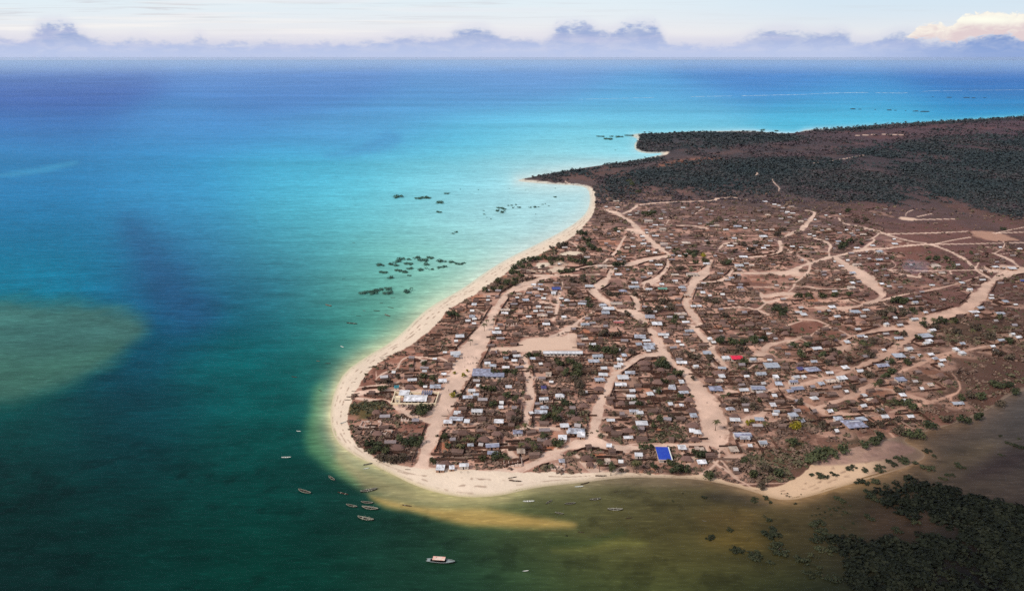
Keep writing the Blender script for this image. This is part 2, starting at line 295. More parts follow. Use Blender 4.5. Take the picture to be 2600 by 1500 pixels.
    ('B', [(1470, 1040, 30), (1480, 1120, 26), (1460, 1180, 20), (1380, 1250, 18), (1250, 1310, 18)]), ('B', [(1480, 1150, 14), (1560, 1230, 16), (1590, 1300, 14), (1700, 1350, 12), (1780, 1400, 12)]),
    ('B', [(1590, 1360, 10), (1800, 1362, 8), (2080, 1358, 10)]), ('B', [(220, 1120, 30), (290, 1200, 40), (380, 1250, 70), (480, 1280, 60)]),
    ('B', [(1640, 850, 70), (1780, 800, 60), (1880, 760, 24), (1900, 720, 20)]), ('B', [(600, 1060, 10), (680, 1020, 8), (1080, 1022, 8)]),
    ('B', [(1680, 400, 12), (1760, 350, 14), (1820, 310, 14), (1860, 230, 60), (1900, 160, 40), (2000, 140, 30), (2080, 120, 30)]), ('B', [(1850, 240, 80), (1800, 250, 40)]),
    ('B', [(0, 90, 30), (120, 30, 40), (170, 0, 50)]), ('B', [(150, 40, 14), (150, 110, 14)]), ('F', [(1270, 870, 14), (1400, 800, 40), (1480, 720, 26), (1560, 660, 18), (1650, 610, 14)]),
    ('F', [(1230, 700, 30), (1260, 640, 30), (1280, 540, 40), (1290, 440, 26), (1330, 350, 20), (1320, 280, 10)]), ('F', [(1260, 540, 14), (1090, 515, 14)]),
    ('F', [(740, 225, 10), (900, 235, 12), (1150, 240, 16), (1400, 238, 14), (1700, 230, 12)]), ('F', [(1150, 245, 22), (1060, 300, 22), (960, 360, 40), (900, 380, 60), (790, 400, 26), (730, 440, 30)]),
    ('D', [(180, 670, 10), (250, 720, 12), (240, 750, 10)]), ('D', [(820, 950, 4), (1000, 935, 4)]),
    ('L', [(1480, 806, 2.5), (1600, 790, 2.5), (1740, 765, 2.5)]), ('L', [(1700, 668, 2.5), (1830, 662, 2.5), (1920, 666, 2)]),
]
# patches of ground: (window, outline, sRGB, softness m, strength)
PATCH = [
    ('F', [(900, 872), (1270, 868), (1420, 828), (1500, 860), (1515, 1000), (1450, 1034), (1200, 1040), (900, 1032), (750, 1022), (500, 1012), (535, 984), (780, 980), (880, 950)], 'sand', 3, 1),
    ('D', [(70, 788), (120, 755), (260, 755), (310, 778), (230, 800), (110, 798)], 'pale', 2, 1),
    ('F', [(1030, 150), (1080, 108), (1220, 105), (1230, 130), (1150, 160), (1060, 170)], 'pale', 3, 1), ('F', [(1240, 100), (1340, 95), (1370, 130), (1330, 190), (1200, 210), (880, 190), (860, 170), (1000, 180), (1200, 190)], 'pale', 4, .8),
    ('E', [(1000, 445), (1100, 440), (1200, 458), (1195, 476), (1080, 474)], 'sand', 3, 1), ('E', [(1670, 566), (1830, 570), (1960, 590), (2080, 630), (2160, 655), (1980, 668), (1820, 652), (1720, 622)], 'tan', 4, .9),
    ('E', [(700, 375), (860, 395), (960, 430), (1000, 448), (900, 430), (760, 400)], 'tan', 5, .6), ('E', [(1790, 890), (2000, 880), (2184, 900), (2184, 960), (1950, 960), (1800, 935)], 'sand', 4, .85),
    ('E', [(0, 920), (60, 925), (90, 960), (220, 960), (140, 990), (0, 985)], 'sand', 4, .9), ('C', [(400, 330), (470, 330), (450, 420), (300, 410), (350, 370)], 'sand', 5, .6),
    ('A', [(880, 620), (1060, 560), (1120, 480), (1150, 420), (1240, 600), (1120, 800), (1000, 800)], 'sand', 3, .9), ('A', [(1060, 980), (1300, 985), (1280, 1030), (1080, 1040), (1040, 1070)], 'red', 3, .75),
    ('A', [(2090, 890), (2184, 890), (2184, 960), (2110, 940)], 'red', 2, .8), ('A', [(2010, 1020), (2184, 1000), (2184, 1075), (2020, 1075)], 'red', 2, .7), ('B', [(0, 925), (110, 920), (120, 965), (0, 970)], 'red', 2, .8), ('B', [(1130, 625), (1250, 618), (1252, 660), (1080, 665)], 'red', 2, .9),
    ('B', [(870, 880), (960, 885), (1010, 925), (870, 920)], 'red', 2, .8), ('B', [(360, 1110), (640, 1085), (620, 1120), (480, 1150), (380, 1140)], 'red', 3, .8), ('B', [(240, 20), (360, 20), (350, 65), (250, 70)], 'red', 3, .7), ('B', [(760, 530), (900, 540), (870, 565), (770, 560)], 'red', 3, .6),
    ('B', [(240, 860), (340, 860), (330, 890), (240, 900)], 'red', 2, .5), ('C', [(470, 740), (620, 700), (560, 780), (470, 780)], 'red', 4, .6), ('C', [(1160, 440), (1260, 425), (1250, 450), (1180, 460)], 'red', 4, .7), ('C', [(0, 740), (250, 820), (200, 860), (100, 850)], 'red', 4, .4),
    ('E', [(1920, 265), (2184, 262), (2184, 300), (1900, 290)], 'red', 8, .6), ('D', [(420, 640), (600, 650), (600, 700), (420, 700)], 'red', 5, .35), ('L', [(700, 810), (860, 780), (1080, 775), (900, 815), (720, 830)], 'red', 15, .5),
    ('B', [(1500, 1080), (1560, 1060), (1640, 1090), (1740, 1110), (1640, 1165), (1530, 1160)], 'sand', 3, .9), ('B', [(1200, 330), (1460, 330), (1500, 360), (1280, 370)], 'soil', 4, .6), ('B', [(740, 860), (860, 870), (870, 930), (800, 960), (760, 930)], 'soil', 3, .9),
    ('A', [(640, 545), (1065, 545), (1035, 640), (630, 635)], 'soil', 1, .8), ('A', [(1660, 660), (1840, 655), (1820, 700), (1650, 695)], 'soil', 2, .7), ('C', [(80, 500), (220, 495), (190, 520), (80, 510)], 'soil', 4, .8), ('E', [(530, 1190), (680, 1215), (600, 1225), (520, 1215)], 'sand', 4, .8),
    ('A', [(250, 640), (330, 620), (480, 618), (580, 632), (600, 660), (500, 690), (450, 760), (330, 770), (240, 700)], 'green', 3, .85), ('A', [(340, 745), (460, 735), (450, 765), (330, 770)], 'green', 2, .6), ('C', [(0, 1060), (100, 1070), (160, 1100), (60, 1130), (0, 1120)], 'green', 5, .5),
    ('C', [(0, 1160), (300, 1110), (700, 1000), (780, 1080), (450, 1150), (150, 1230), (0, 1300)], 'brush', 6, .5), ('C', [(1060, 200), (1300, 150), (1500, 200), (1700, 260), (1747, 420), (1400, 380), (1200, 330)], 'brush', 10, .35), ('B', [(1600, 1180), (2080, 1060), (2080, 1330), (1850, 1340), (1650, 1300)], 'brush', 6, .5),
    ('G', [(1400, 850), (1450, 835), (1640, 850), (1780, 850), (1700, 900), (1450, 960), (1330, 960)], 'brush', 6, .7), ('B', [(600, 1050), (700, 1020), (900, 1025), (1000, 1030), (800, 1055), (620, 1075)], 'dry', 3, .8), ('A', [(600, 830), (1010, 825), (960, 920), (700, 930)], 'dry', 3, .7),
    ('E', [(1000, 790), (1400, 780), (1500, 830), (1300, 860), (1000, 840)], 'dry', 8, .4), ('E', [(900, 630), (1250, 700), (1250, 780), (900, 780)], 'dry', 8, .5), ('C', [(30, 190), (280, 190), (260, 250), (130, 300), (20, 260)], 'dry', 5, .8), ('C', [(310, 255), (450, 300), (200, 310)], 'dry', 4, .8), ('A', [(340, 420), (500, 300), (680, 320), (560, 400), (470, 470), (330, 490)], 'dry', 3, .6),
    ('A', [(250, 790), (600, 790), (620, 860), (300, 870)], 'soil', 4, .5), ('D', [(1730, 970), (2184, 970), (2184, 1150), (1900, 1120), (1800, 1080)], 'dry', 8, .4),
]
PATCHC = {'sand': (228, 194, 170), 'pale': (235, 215, 190), 'tan': (190, 152, 130), 'red': (190, 122, 90), 'soil': (188, 152, 132), 'green': (92, 84, 50), 'brush': (88, 76, 58), 'dry': (128, 86, 72)}
# ---------------------------------------------------------------- houses: x,y,width,colour in each window
HOUSES = {
'A': '1265,10,90,W 1230,55,35,W 1225,168,105,W 1128,158,40,W 1235,196,60,S 1035,218,40,W 940,335,50,W 1118,365,52,W 825,410,95,W 930,246,60,O 1105,422,85,W 655,343,35,W 1040,482,115,S 680,475,50,T 800,480,110,K 945,475,28,W 1790,195,80,W 1770,240,60,W 1690,210,55,S 1520,265,62,W 1572,284,70,S 1690,305,75,W 1715,478,65,W 1435,468,35,W 1375,515,75,W 1340,575,105,S 1415,548,60,S 1650,625,40,W 1645,665,50,W 1425,702,118,W 1240,724,70,W 1235,772,140,S 1155,803,92,W 1330,803,60,W 1625,803,100,W 2040,592,95,W 2015,708,130,S 2045,668,90,S 1922,716,40,W 2110,430,40,W 2085,358,60,O 2040,490,55,P 1940,220,60,S 2010,265,26,W 1800,897,100,L 1565,1018,140,L 1363,1015,65,S 1462,1010,45,Y 1570,1087,110,L 1830,1070,85,O 1125,1178,130,K 1085,1216,90,W 1190,1211,55,W 1305,1194,98,W 690,1030,150,K 1160,296,90,K 2050,528,80,K 1890,570,70,K 1650,585,90,K 1560,850,110,K 1270,745,90,K 1190,225,90,K 1830,245,70,K 1800,610,80,K 1980,220,80,K',
'B': '290,105,70,O 362,151,65,W 405,256,105,S 372,297,110,S 640,250,50,S 600,290,50,W 605,328,58,W 580,349,70,W 460,365,65,W 455,420,88,W 425,467,100,S 75,608,90,W 20,475,38,W 690,405,100,S 630,447,110,W 610,503,112,W 418,541,110,K 815,316,130,K 700,607,88,W 870,590,68,W 1060,540,75,S 1165,538,115,K 1145,488,50,W 1160,575,100,S 1060,517,60,S 1048,673,48,W 1145,684,44,W 725,736,90,S 775,748,70,W 520,813,82,W 795,843,118,W 1245,862,130,K 1240,912,60,W 1285,922,80,W 1250,780,70,S 115,868,88,W 220,914,165,S 155,920,48,W 262,948,78,W 98,973,85,W 675,965,95,W 508,1032,54,W 1262,978,120,K 490,895,120,K 675,905,130,K 768,1110,78,W 1150,1053,80,W 1325,1176,92,W 1190,1145,120,K 92,1164,60,S 310,1138,130,K 340,1192,80,K 1280,1055,44,O 1325,1062,44,O 495,1158,58,O 610,1180,28,W 780,85,110,S 835,118,80,W 860,150,108,S 858,185,112,S 853,206,40,W 770,155,60,S 985,65,108,W 1005,88,38,W 1210,35,90,S 1030,126,108,K 1115,127,40,W 1148,155,40,W 1243,205,44,O 1370,230,82,S 1145,312,102,W 1270,343,52,W 1395,108,48,W 1425,132,40,W 1535,275,75,W 1772,284,64,S 1915,262,108,K 1920,290,48,W 1940,338,145,S 1842,410,100,S 1715,433,54,W 1975,440,54,W 1500,435,64,W 1500,362,80,S 1475,470,88,O 1445,545,128,L 1690,550,96,W 1815,537,135,L 2000,502,70,S 1965,600,50,W 1950,690,58,W 1980,737,58,S 1575,723,88,S 1710,730,28,W 1610,782,105,K 1612,815,100,W 1680,945,170,L 1700,975,100,S 1860,1010,78,S 1750,1035,44,W 1605,1067,88,O 1965,770,58,W 1830,812,90,S 1620,1248,28,O 1235,735,110,K 1210,640,100,K 1480,400,130,K 1400,470,120,K 280,690,100,K 380,612,70,K 340,640,90,K 520,660,70,K',
'C': '210,390,85,W 328,86,58,W 118,143,54,W 580,108,58,W 500,120,80,S 360,158,58,W 535,300,70,S 572,304,30,W 440,343,48,W 730,213,40,W 825,220,58,W 815,315,78,S 705,400,38,W 895,392,54,W 1065,255,60,W 1020,297,110,S 1045,334,60,W 1025,350,60,W 935,173,64,W 1015,128,38,W 830,82,34,W 940,52,48,S 1380,120,78,W 1420,92,70,S 1680,65,34,W 1500,20,48,W 1610,45,48,S 1565,130,78,S 1660,285,38,W 1700,308,62,W 1575,328,68,S 1245,397,48,W 1285,355,48,S 1510,375,44,W 1540,405,38,W 1290,423,58,W 970,440,38,W 1050,434,54,W 1140,478,62,W 1090,468,48,S 1135,507,38,W 820,448,98,S 695,517,108,L 425,532,62,W 190,490,58,S 180,548,125,L 95,540,66,P 305,572,64,W 530,560,58,W 400,613,88,W 310,632,88,O 40,637,72,L 240,650,58,S 65,688,108,L 10,705,60,L 835,618,88,L 1050,655,54,O 985,687,30,W 195,760,64,W 430,705,30,W 850,730,54,W 860,775,20,W 610,765,68,O 1255,785,98,S 555,815,58,W 308,853,50,W 905,880,58,W 713,890,64,W 40,887,78,S 375,912,74,S 545,910,92,S 355,998,24,W 480,930,60,K 60,600,60,W 120,598,40,W 640,775,70,K 680,620,90,K 900,150,60,K 450,190,70,K 560,200,60,K',
'D': '45,1103,92,B 20,1147,48,W 285,1245,88,S 475,1255,78,S 522,1288,128,W 500,1325,84,S 660,1125,84,L 1025,1105,95,G 900,1105,68,W 1210,1095,78,S 1310,1265,58,W 1367,1265,48,W 1190,1335,128,O 975,1430,104,W 910,1365,98,S 1240,1408,78,W 1745,1090,68,L 1660,1005,58,S 1140,1030,58,W 1020,1062,48,W 770,1050,68,W 760,1085,108,S 350,1080,88,W 620,970,74,W 990,885,78,W 910,960,48,W 1400,1140,48,W 1460,1165,38,W 470,895,98,O 620,575,28,W 850,685,58,W 890,755,40,W 960,615,68,W 880,585,24,W 675,845,28,W 1040,688,78,O 960,515,58,W 900,478,88,O 1010,456,40,W 975,498,48,S 1030,552,68,O 1245,680,88,O 1430,660,40,O 1610,560,58,W 1530,520,58,O 1720,525,78,S 1790,545,38,W 1960,618,78,W 1650,708,68,W 1990,705,58,W 1960,730,48,W 1775,808,84,W 1735,890,88,W 1660,830,58,O 1820,735,30,W 1240,785,36,W 1185,800,32,W 1430,870,66,W 1975,300,50,W 2060,325,38,W 2000,422,58,O 505,345,28,W 600,295,58,O 610,350,38,W 620,1410,105,R 500,1420,60,K 600,1240,120,O 90,1190,40,W 145,1210,56,W 115,1365,50,W 310,1430,90,S 260,1150,70,K 210,1110,60,K 650,1265,120,K 1250,1165,60,O 1140,975,80,O 1300,970,120,O 1900,560,30,W 2040,560,50,O 1690,640,50,W 1580,1155,40,W 1850,890,50,O 2080,1070,40,O 2180,395,40,W 2100,335,30,W 890,1065,60,K 940,1140,80,K 1700,690,50,O 1930,630,50,S 840,620,40,W 750,635,40,O 700,725,50,O 960,770,36,W',
'E': '40,716,48,W 785,705,54,W 635,725,58,W 990,690,58,W 470,668,58,S 380,560,48,O 540,560,34,W 250,465,24,W 350,425,30,W 480,415,22,W 45,405,46,W 30,345,58,O 980,645,30,W 1960,720,32,W 2145,735,46,W 840,835,78,S 490,895,54,W 430,850,16,W 600,958,62,S 865,1060,48,W 600,1050,46,W 1330,1070,56,W 1610,1050,54,W 1680,1112,56,W 1920,900,66,W 2075,915,80,W 1990,908,40,O 2170,1030,78,B 660,795,30,W 550,840,34,W 640,878,90,O 850,760,68,S 240,615,38,W 430,1130,56,W 590,1095,80,O 120,720,40,O 460,1020,50,O 1370,890,90,O 1420,960,70,O 700,600,60,O 120,480,50,O 840,1180,40,W 1880,1160,38,W 1000,780,40,K 200,600,40,W',
'F': '1105,382,68,W 950,495,78,S 1150,430,38,Y 1135,475,48,W 1080,560,58,W 1180,570,88,O 1050,605,48,W 1115,600,48,O 735,630,78,W 980,663,62,W 1120,650,118,O 1160,742,84,W 655,782,48,W 650,825,108,W 420,535,58,W 400,603,44,W 400,660,68,S 420,685,48,W 420,730,44,W 565,455,38,O 560,490,38,W 880,430,60,O 1030,330,60,W 1100,330,60,S 740,590,110,O 900,560,60,K 1180,390,60,K 830,500,60,K 1290,120,20,W 560,390,10,W 300,850,60,S',
}
# coconut palms: x,y of the crown
PALMS = {
'B': '1450,825 990,272 1700,370 1390,328 1520,600 755,775 745,870 1110,390 1885,835 730,1170 1130,945 880,760',
'C': '210,125 815,360 985,440 1010,165 1075,178 1095,190 715,160 1440,225 1370,255 440,890 100,905 380,410 440,780 1205,190 560,355 640,650 1390,170 1490,250 330,300 610,360 1130,700 1560,160 760,770 1200,470',
'A': '1680,155 1865,825 1800,845 1345,925 1385,945 1310,955 1900,955 1935,990 1840,1005 1000,380 1025,250 1850,520 1770,580 2150,720 1380,640 1960,1020 2030,930 1270,1010 1700,1130',
'F': '550,700 525,740 615,690 735,1030 380,900 800,420 1000,1180 1340,1230',
'I': '1040,105 1290,70 930,60',
'D': '760,1010 480,1075 1180,740 1720,660 1900,480 1540,440 1500,480 60,830 1090,800 1900,520 1690,1370 1350,1150',
'E': '100,560 2080,1030 2130,1010 890,1370 1260,1380 1350,1380 700,420 1960,1350',
}
# broad-leaved trees and shrubs: x,y,width,kind (g green, d dark green, b brown-grey, y yellow)
TREES = {
'A': '900,690,160,g 960,670,120,g 840,715,90,b 420,990,120,d 500,1020,140,d 580,1060,120,g 450,1060,90,d 540,1110,120,b 620,1140,120,b 720,1110,140,b 800,970,150,d 880,960,140,d 700,960,90,d 860,1000,90,d 1215,348,40,y 1305,375,55,y 1338,328,40,y 1200,557,65,y 1215,525,50,b 1000,655,60,b 550,490,110,g 1160,1020,80,d 1230,1010,90,b 1290,1030,80,g 1010,1160,90,g 1780,780,120,b 1800,700,70,b 260,830,40,d 280,880,36,d 270,920,36,d 320,980,40,d 1600,350,90,g 1700,340,100,g 1780,350,90,g 1900,190,80,d 1960,190,80,g 1590,1120,110,d 1650,1110,110,d 1480,1130,90,g 1130,930,90,g 2160,1000,70,g 2050,930,90,g 1480,490,90,g 1560,500,90,g 1620,440,70,b 1560,640,100,g 1700,560,90,g 1780,590,90,g 900,460,80,g 1020,405,90,g 930,380,80,g 820,285,60,g 940,260,80,g 690,380,70,b 600,430,80,b 1250,560,60,d 2100,740,100,d 2040,770,90,d 1930,830,50,b 1390,960,80,b 1450,940,80,g',
'B': '930,330,100,d 1010,330,110,d 970,300,90,d 1080,410,80,d 1130,410,80,d 1045,430,70,d 735,650,80,d 770,670,80,d 1130,605,80,g 1720,840,60,y 1760,825,60,y 1280,1100,120,d 1340,1110,90,d 1100,1220,140,d 1180,1225,110,d 1050,1180,90,g 900,1205,80,d 80,1020,110,g 30,1010,90,g 820,1040,110,g 890,1050,70,g 1050,975,70,g 270,580,90,b 130,660,120,d 60,720,120,d 170,760,100,d 40,810,110,d 200,460,110,b 250,500,110,b 120,400,90,g 220,400,120,g 60,310,120,g 160,300,110,g 240,340,120,g 380,180,120,g 480,190,120,g 560,210,110,g 640,190,90,b 700,220,80,b 450,50,110,b 560,60,110,b 1500,110,120,d 1600,120,120,d 1680,130,100,d 1780,110,110,d 1870,100,90,d 1660,190,90,b 1280,250,110,b 1380,270,110,b 1210,240,80,b 940,570,70,g 900,540,70,b 1700,310,90,g 620,1240,60,b 520,1220,90,d 760,1190,90,g 1390,1280,120,g 1700,1160,80,d 2000,1270,120,d 1900,1250,120,b 1780,1280,110,g 1850,1380,90,b 430,1170,70,d 600,1140,60,b 660,680,60,b 560,760,60,b 950,800,90,g 1050,790,80,b 900,860,70,g 1010,720,70,b 990,480,80,g 880,470,60,b 1250,450,60,b 1780,700,90,b 1700,650,80,b 1830,640,60,g 1560,590,50,g',
'C': '770,550,90,d 720,590,80,d 1560,160,60,d 600,580,90,b 680,640,60,g 180,560,40,b 300,490,80,b 100,430,90,g 250,430,80,g 40,360,80,g 150,360,80,g 560,350,90,g 620,330,80,b 800,30,90,d 860,40,90,d 770,110,110,b 860,120,90,b 700,120,90,b 1010,205,80,d 1150,190,90,d 1250,180,80,g 1100,230,80,b 1250,260,90,b 1400,230,90,b 1500,300,90,b 960,310,60,g 870,290,60,b 760,480,80,g 880,490,80,g 820,690,90,b 900,800,120,g 830,780,90,g 820,905,70,b 980,1000,110,g 900,1010,110,d 830,990,90,b 700,1030,110,d 640,1060,110,d 560,1090,110,d 420,1120,120,d 300,1130,110,g 180,1190,150,d 240,1160,150,d 330,1160,110,d 60,960,90,y 40,1080,90,g 600,950,80,b 680,950,90,b 250,960,80,b 1350,720,90,b 1430,730,90,d 1280,750,70,g 1180,900,90,b 1060,940,110,d 1300,890,110,d 1420,880,90,d 1550,640,110,d 1640,640,90,d 1700,690,90,d 1580,780,80,b 1650,330,90,d 1560,420,90,b 1640,450,90,b 460,480,70,b 620,440,80,b 330,410,60,b 490,690,70,b 90,790,60,b 690,850,70,b',
'D': '290,590,100,d 320,640,110,d 350,690,110,d 390,720,90,d 300,740,90,d 260,570,60,d 440,740,70,g 120,690,90,b 60,700,90,b 640,875,80,d 590,880,60,d 1270,755,90,d 1340,760,90,d 1230,790,70,d 1310,800,80,d 1400,790,70,y 1420,840,80,g 1340,850,70,g 950,400,80,d 900,410,80,g 850,400,80,g 1640,860,90,d 1590,860,70,b 1200,910,80,b 1160,930,60,b 1160,740,40,d 1450,680,50,b 1520,470,60,b 1560,460,50,b 1700,490,50,b 340,1200,80,d 360,1250,80,d 200,1020,90,b 280,1010,90,b 180,1130,90,b 700,1330,90,b 1150,1370,70,d 1130,1400,70,d 680,860,60,b 900,1300,110,b 1000,1280,110,b 1100,1270,110,b 1040,1220,90,b 1420,1200,100,b 1520,1210,100,b 1600,1340,90,b 2080,1280,100,d 2150,1300,90,d 2130,1340,90,d 300,985,50,g 740,135,70,d 800,200,70,d 720,100,60,d 600,550,70,d 1150,780,50,b 770,1150,70,b 600,1160,90,b 540,1150,80,b 2080,590,80,b 2140,560,80,b 1700,750,70,b 1850,740,90,b 1780,690,80,b 1900,680,80,b',
'E': '1000,1200,80,d 1050,1220,80,d 1300,820,70,d 1380,820,80,d 1470,820,60,d 100,1160,90,g 200,1170,90,g 320,1165,90,g 440,1155,90,g 560,1150,80,g 520,690,90,d 560,660,80,d 680,680,60,d 500,720,80,d 620,660,60,b 1690,770,50,d 2000,545,60,d 720,460,60,b 640,470,60,b 560,380,70,d 420,400,50,b 1160,1300,90,d 1240,1290,70,b',
'G': '1540,790,70,d 1570,760,70,d 1600,740,70,d 1640,710,70,d 1680,700,70,d 1720,690,70,d 1760,690,60,d 1800,690,60,d 1850,695,60,d 1900,695,60,d 1950,705,60,d 2000,710,60,d 2050,715,70,d 2110,720,80,d 2160,735,60,d 1640,760,70,d 1690,755,60,d 1590,800,60,d 1540,810,50,d 1930,800,60,d 1980,795,60,d 2030,790,60,d 1620,830,60,g 1570,860,60,g 1500,880,80,g 1440,870,70,g 1560,890,70,g 1460,930,60,g 1400,940,60,g 1340,950,60,g 1050,1130,60,d 1090,1120,70,d 1120,1140,50,d 1960,580,60,b 1920,590,60,b 1860,610,60,b 1790,760,40,b 1860,740,40,g 2370,745,80,d',
'J': '2,2,2,x',
}
# mangroves and low scrub standing in the shallows or on the sand: x,y,width
MANGROVES = {
'G': '655,212,80 815,224,70 870,219,75 980,255,78 975,333,45 1035,189,38 1060,183,12 1142,157,12 1285,162,12 1082,503,28 1107,494,30 1325,325,16 1333,353,22 1350,377,12 1383,390,16 1455,300,50 1485,310,40 1440,325,40 1480,335,45 1520,285,18 1545,283,22 1580,278,18 1605,297,34 1560,302,20 1690,300,22 1725,298,30 1760,296,18 1790,275,16 1810,270,14 1838,288,16 1735,352,10 1887,218,28 1887,150,12 1530,152,9 1655,165,9 515,747,65 605,740,55 630,752,55 675,703,70 655,725,50 740,705,42 795,692,58 850,711,78 905,693,58 735,738,70 875,745,55 745,776,60 655,792,60 700,803,60 740,832,32 535,803,66 588,852,50 845,785,68 912,785,40 980,770,45 1020,765,42 995,716,72 1080,725,60 1130,738,60 1170,735,32 375,968,70 430,960,60 480,950,60 465,972,60 520,945,45 575,934,75 570,966,85 735,957,75',
'J': '220,905,180 600,850,120 640,810,120 690,900,180 620,960,150 760,960,160 290,1040,190 240,1070,120 60,1105,160 200,1180,90 500,1155,150 590,1120,100 700,1060,170 790,1040,130 1050,440,140 1190,450,130 1110,550,170 1160,590,120 840,600,120 740,690,34 700,720,30 660,740,28 620,745,26 780,680,30 800,700,34 760,740,36 830,680,34 870,665,28 900,720,60 930,660,34 690,770,36 640,685,24 580,750,22 720,660,22 860,740,30 1110,760,100 1360,880,110 1540,810,90 640,1215,80 1020,960,70 940,925,40 1440,230,200 1310,270,120 650,388,165 945,315,130 1060,335,80 1210,315,150 780,375,80 1640,305,140 1700,207,70 1635,155,90 1930,285,110 2320,190,60 2310,20,50 2480,45,44 2400,85,80 2470,110,90 1850,375,90 1780,405,80 960,820,40 870,855,50 560,1290,120 680,1290,120 800,1330,120 430,640,40 180,780,80 350,570,26 380,580,24 360,555,18 160,585,80 60,600,100 200,620,60 480,560,16 300,555,12',
'I': '1640,462,30 1940,425,60 2195,740,80 2000,815,90 2240,930,140 2430,985,150 2300,950,90 605,800,24 1735,390,20',
'L': '438,670,36 475,683,42 490,672,22 530,672,40 580,665,40 510,740,8 655,775,10 515,798,8 195,846,8 1240,640,30 1300,645,26',
}
ROCKS = {'L': '1680,539,36 1715,540,22 1860,545,30 1890,546,16 1990,550,40 2035,552,60 2075,478,14 2155,482,34 2240,483,40 2275,485,26 2330,483,22 1790,542,12 1940,548,10'}
# boats: x,y,length, fall of the bow (window px), kind: d dhow with white rim, w white canoe, k dark dugout, o outrigger
BOATS = {
'H': '170,223,90,-2,w 590,418,68,40,d 340,542,120,34,d 695,556,100,22,k 935,530,160,-32,o 918,642,112,12,d 775,672,104,22,d 945,695,152,22,o 905,792,150,28,o 1285,668,88,12,k',
'I': '238,470,112,-2,w 435,477,68,-34,d 640,492,104,-8,d 885,450,108,-12,d 1078,551,146,2,o 535,585,86,16,d 1210,632,64,-8,k 728,326,86,-6,w 785,296,90,-24,k 745,768,60,2,k 210,1143,60,-6,w 1395,385,36,4,k 1085,376,40,-6,k 1945,660,40,4,d 80,232,84,-14,k 940,210,110,-2,k 108,263,120,8,k',
'G': '105,1072,50,12,d 290,1213,84,8,k 305,578,20,4,k 225,860,26,-2,k 212,1395,28,10,w 568,1150,44,14,d 595,1088,46,6,k 485,1113,50,4,k 385,1112,20,2,d 342,1152,36,-2,k 612,1010,36,2,k 520,1050,22,4,k',
'N': '1470,394,16,2,d 1515,405,26,0,k 1360,468,26,4,k 1480,531,14,6,k 1380,718,22,2,w',
'A': '258,573,86,2,k 225,598,60,2,k 405,357,54,4,k 408,331,30,0,k 545,205,46,0,k 552,219,40,4,k 600,194,50,-8,k 450,296,58,0,k 478,283,36,2,k 425,300,30,0,k 300,546,80,-10,k 285,519,44,0,k 190,806,70,-22,w 415,1196,84,-16,d 400,1235,60,-12,w 783,1236,54,2,k 520,560,110,4,k 1125,757,60,4,k 215,742,26,0,k 290,432,20,4,k 560,1085,1,0,x',
'B': '285,1380,1,0,x',
}
PEOPLE = {'A': '1310,210 1340,206 1378,200 1392,212 1412,208 1420,214 1290,218 1312,232 1340,264 1365,268 1384,262 1310,295 1390,258 1152,694 1163,704 1165,722 1162,512 1070,985 1105,838 1045,985 1275,1255 1340,1255 958,985', 'B': '415,885 822,900 1370,665 1485,962 1300,145 235,215 1830,295 472,612', 'F': '740,440 752,440 2325,935 640,165 1480,1023', 'C': '200,855 760,390 1370,30'}
RUINS = {'A': [(440, 825, 180, 58), (545, 893, 185, 44), (800, 770, 140, 52), (1755, 1168, 165, 60), (1985, 408, 90, 50), (760, 655, 120, 24)], 'B': [(60, 1215, 120, 60)], 'E': [(1865, 940, 150, 40)], 'F': [(800, 745, 110, 30)]}
# ---------------------------------------------------------------- render / light
EXPO = 0.55
EX = 2 ** EXPO
KCAL = 1.36
vs = scene.view_settings
scene.display_settings.display_device = 'sRGB'
vs.view_transform = 'Standard'; vs.look = 'None'; vs.exposure = EXPO; vs.gamma = 1.0; vs.use_curve_mapping = False
scene.render.engine = 'CYCLES'
cy = scene.cycles
cy.max_bounces = 4; cy.diffuse_bounces = 2; cy.glossy_bounces = 2; cy.transmission_bounces = 2; cy.volume_bounces = 0; cy.transparent_max_bounces = 8
cy.caustics_reflective = False; cy.caustics_refractive = False
cy.use_denoising = False
cy.sample_clamp_indirect = 4.0

cam = bpy.data.cameras.new('camera'); camo = bpy.data.objects.new('camera', cam); COL.objects.link(camo)
cam.sensor_width = 36.0; cam.sensor_fit = 'HORIZONTAL'; cam.lens = 36.0 * F_PX / 2600.0
cam.clip_start = 1.0; cam.clip_end = 200000.0
camo.location = (0, 0, CAM_H); camo.rotation_euler = (R(90) - TILT, 0, 0)
scene.camera = camo

SUN_EL, SUN_AZ = 42.0, -125.0      # degrees; azimuth measured from +Y towards +X: behind the viewer's left shoulder
sl = bpy.data.lights.new('sun', 'SUN'); slo = bpy.data.objects.new('sun', sl); COL.objects.link(slo)
sl.energy = 2.2; sl.angle = R(11); sl.color = (1.0, .93, .84)
sd = Vector((math.sin(R(SUN_AZ)) * math.cos(R(SUN_EL)), math.cos(R(SUN_AZ)) * math.cos(R(SUN_EL)), math.sin(R(SUN_EL))))
slo.rotation_euler = sd.to_track_quat('Z', 'Y').to_euler()
slo.location = (0, -50, 400)

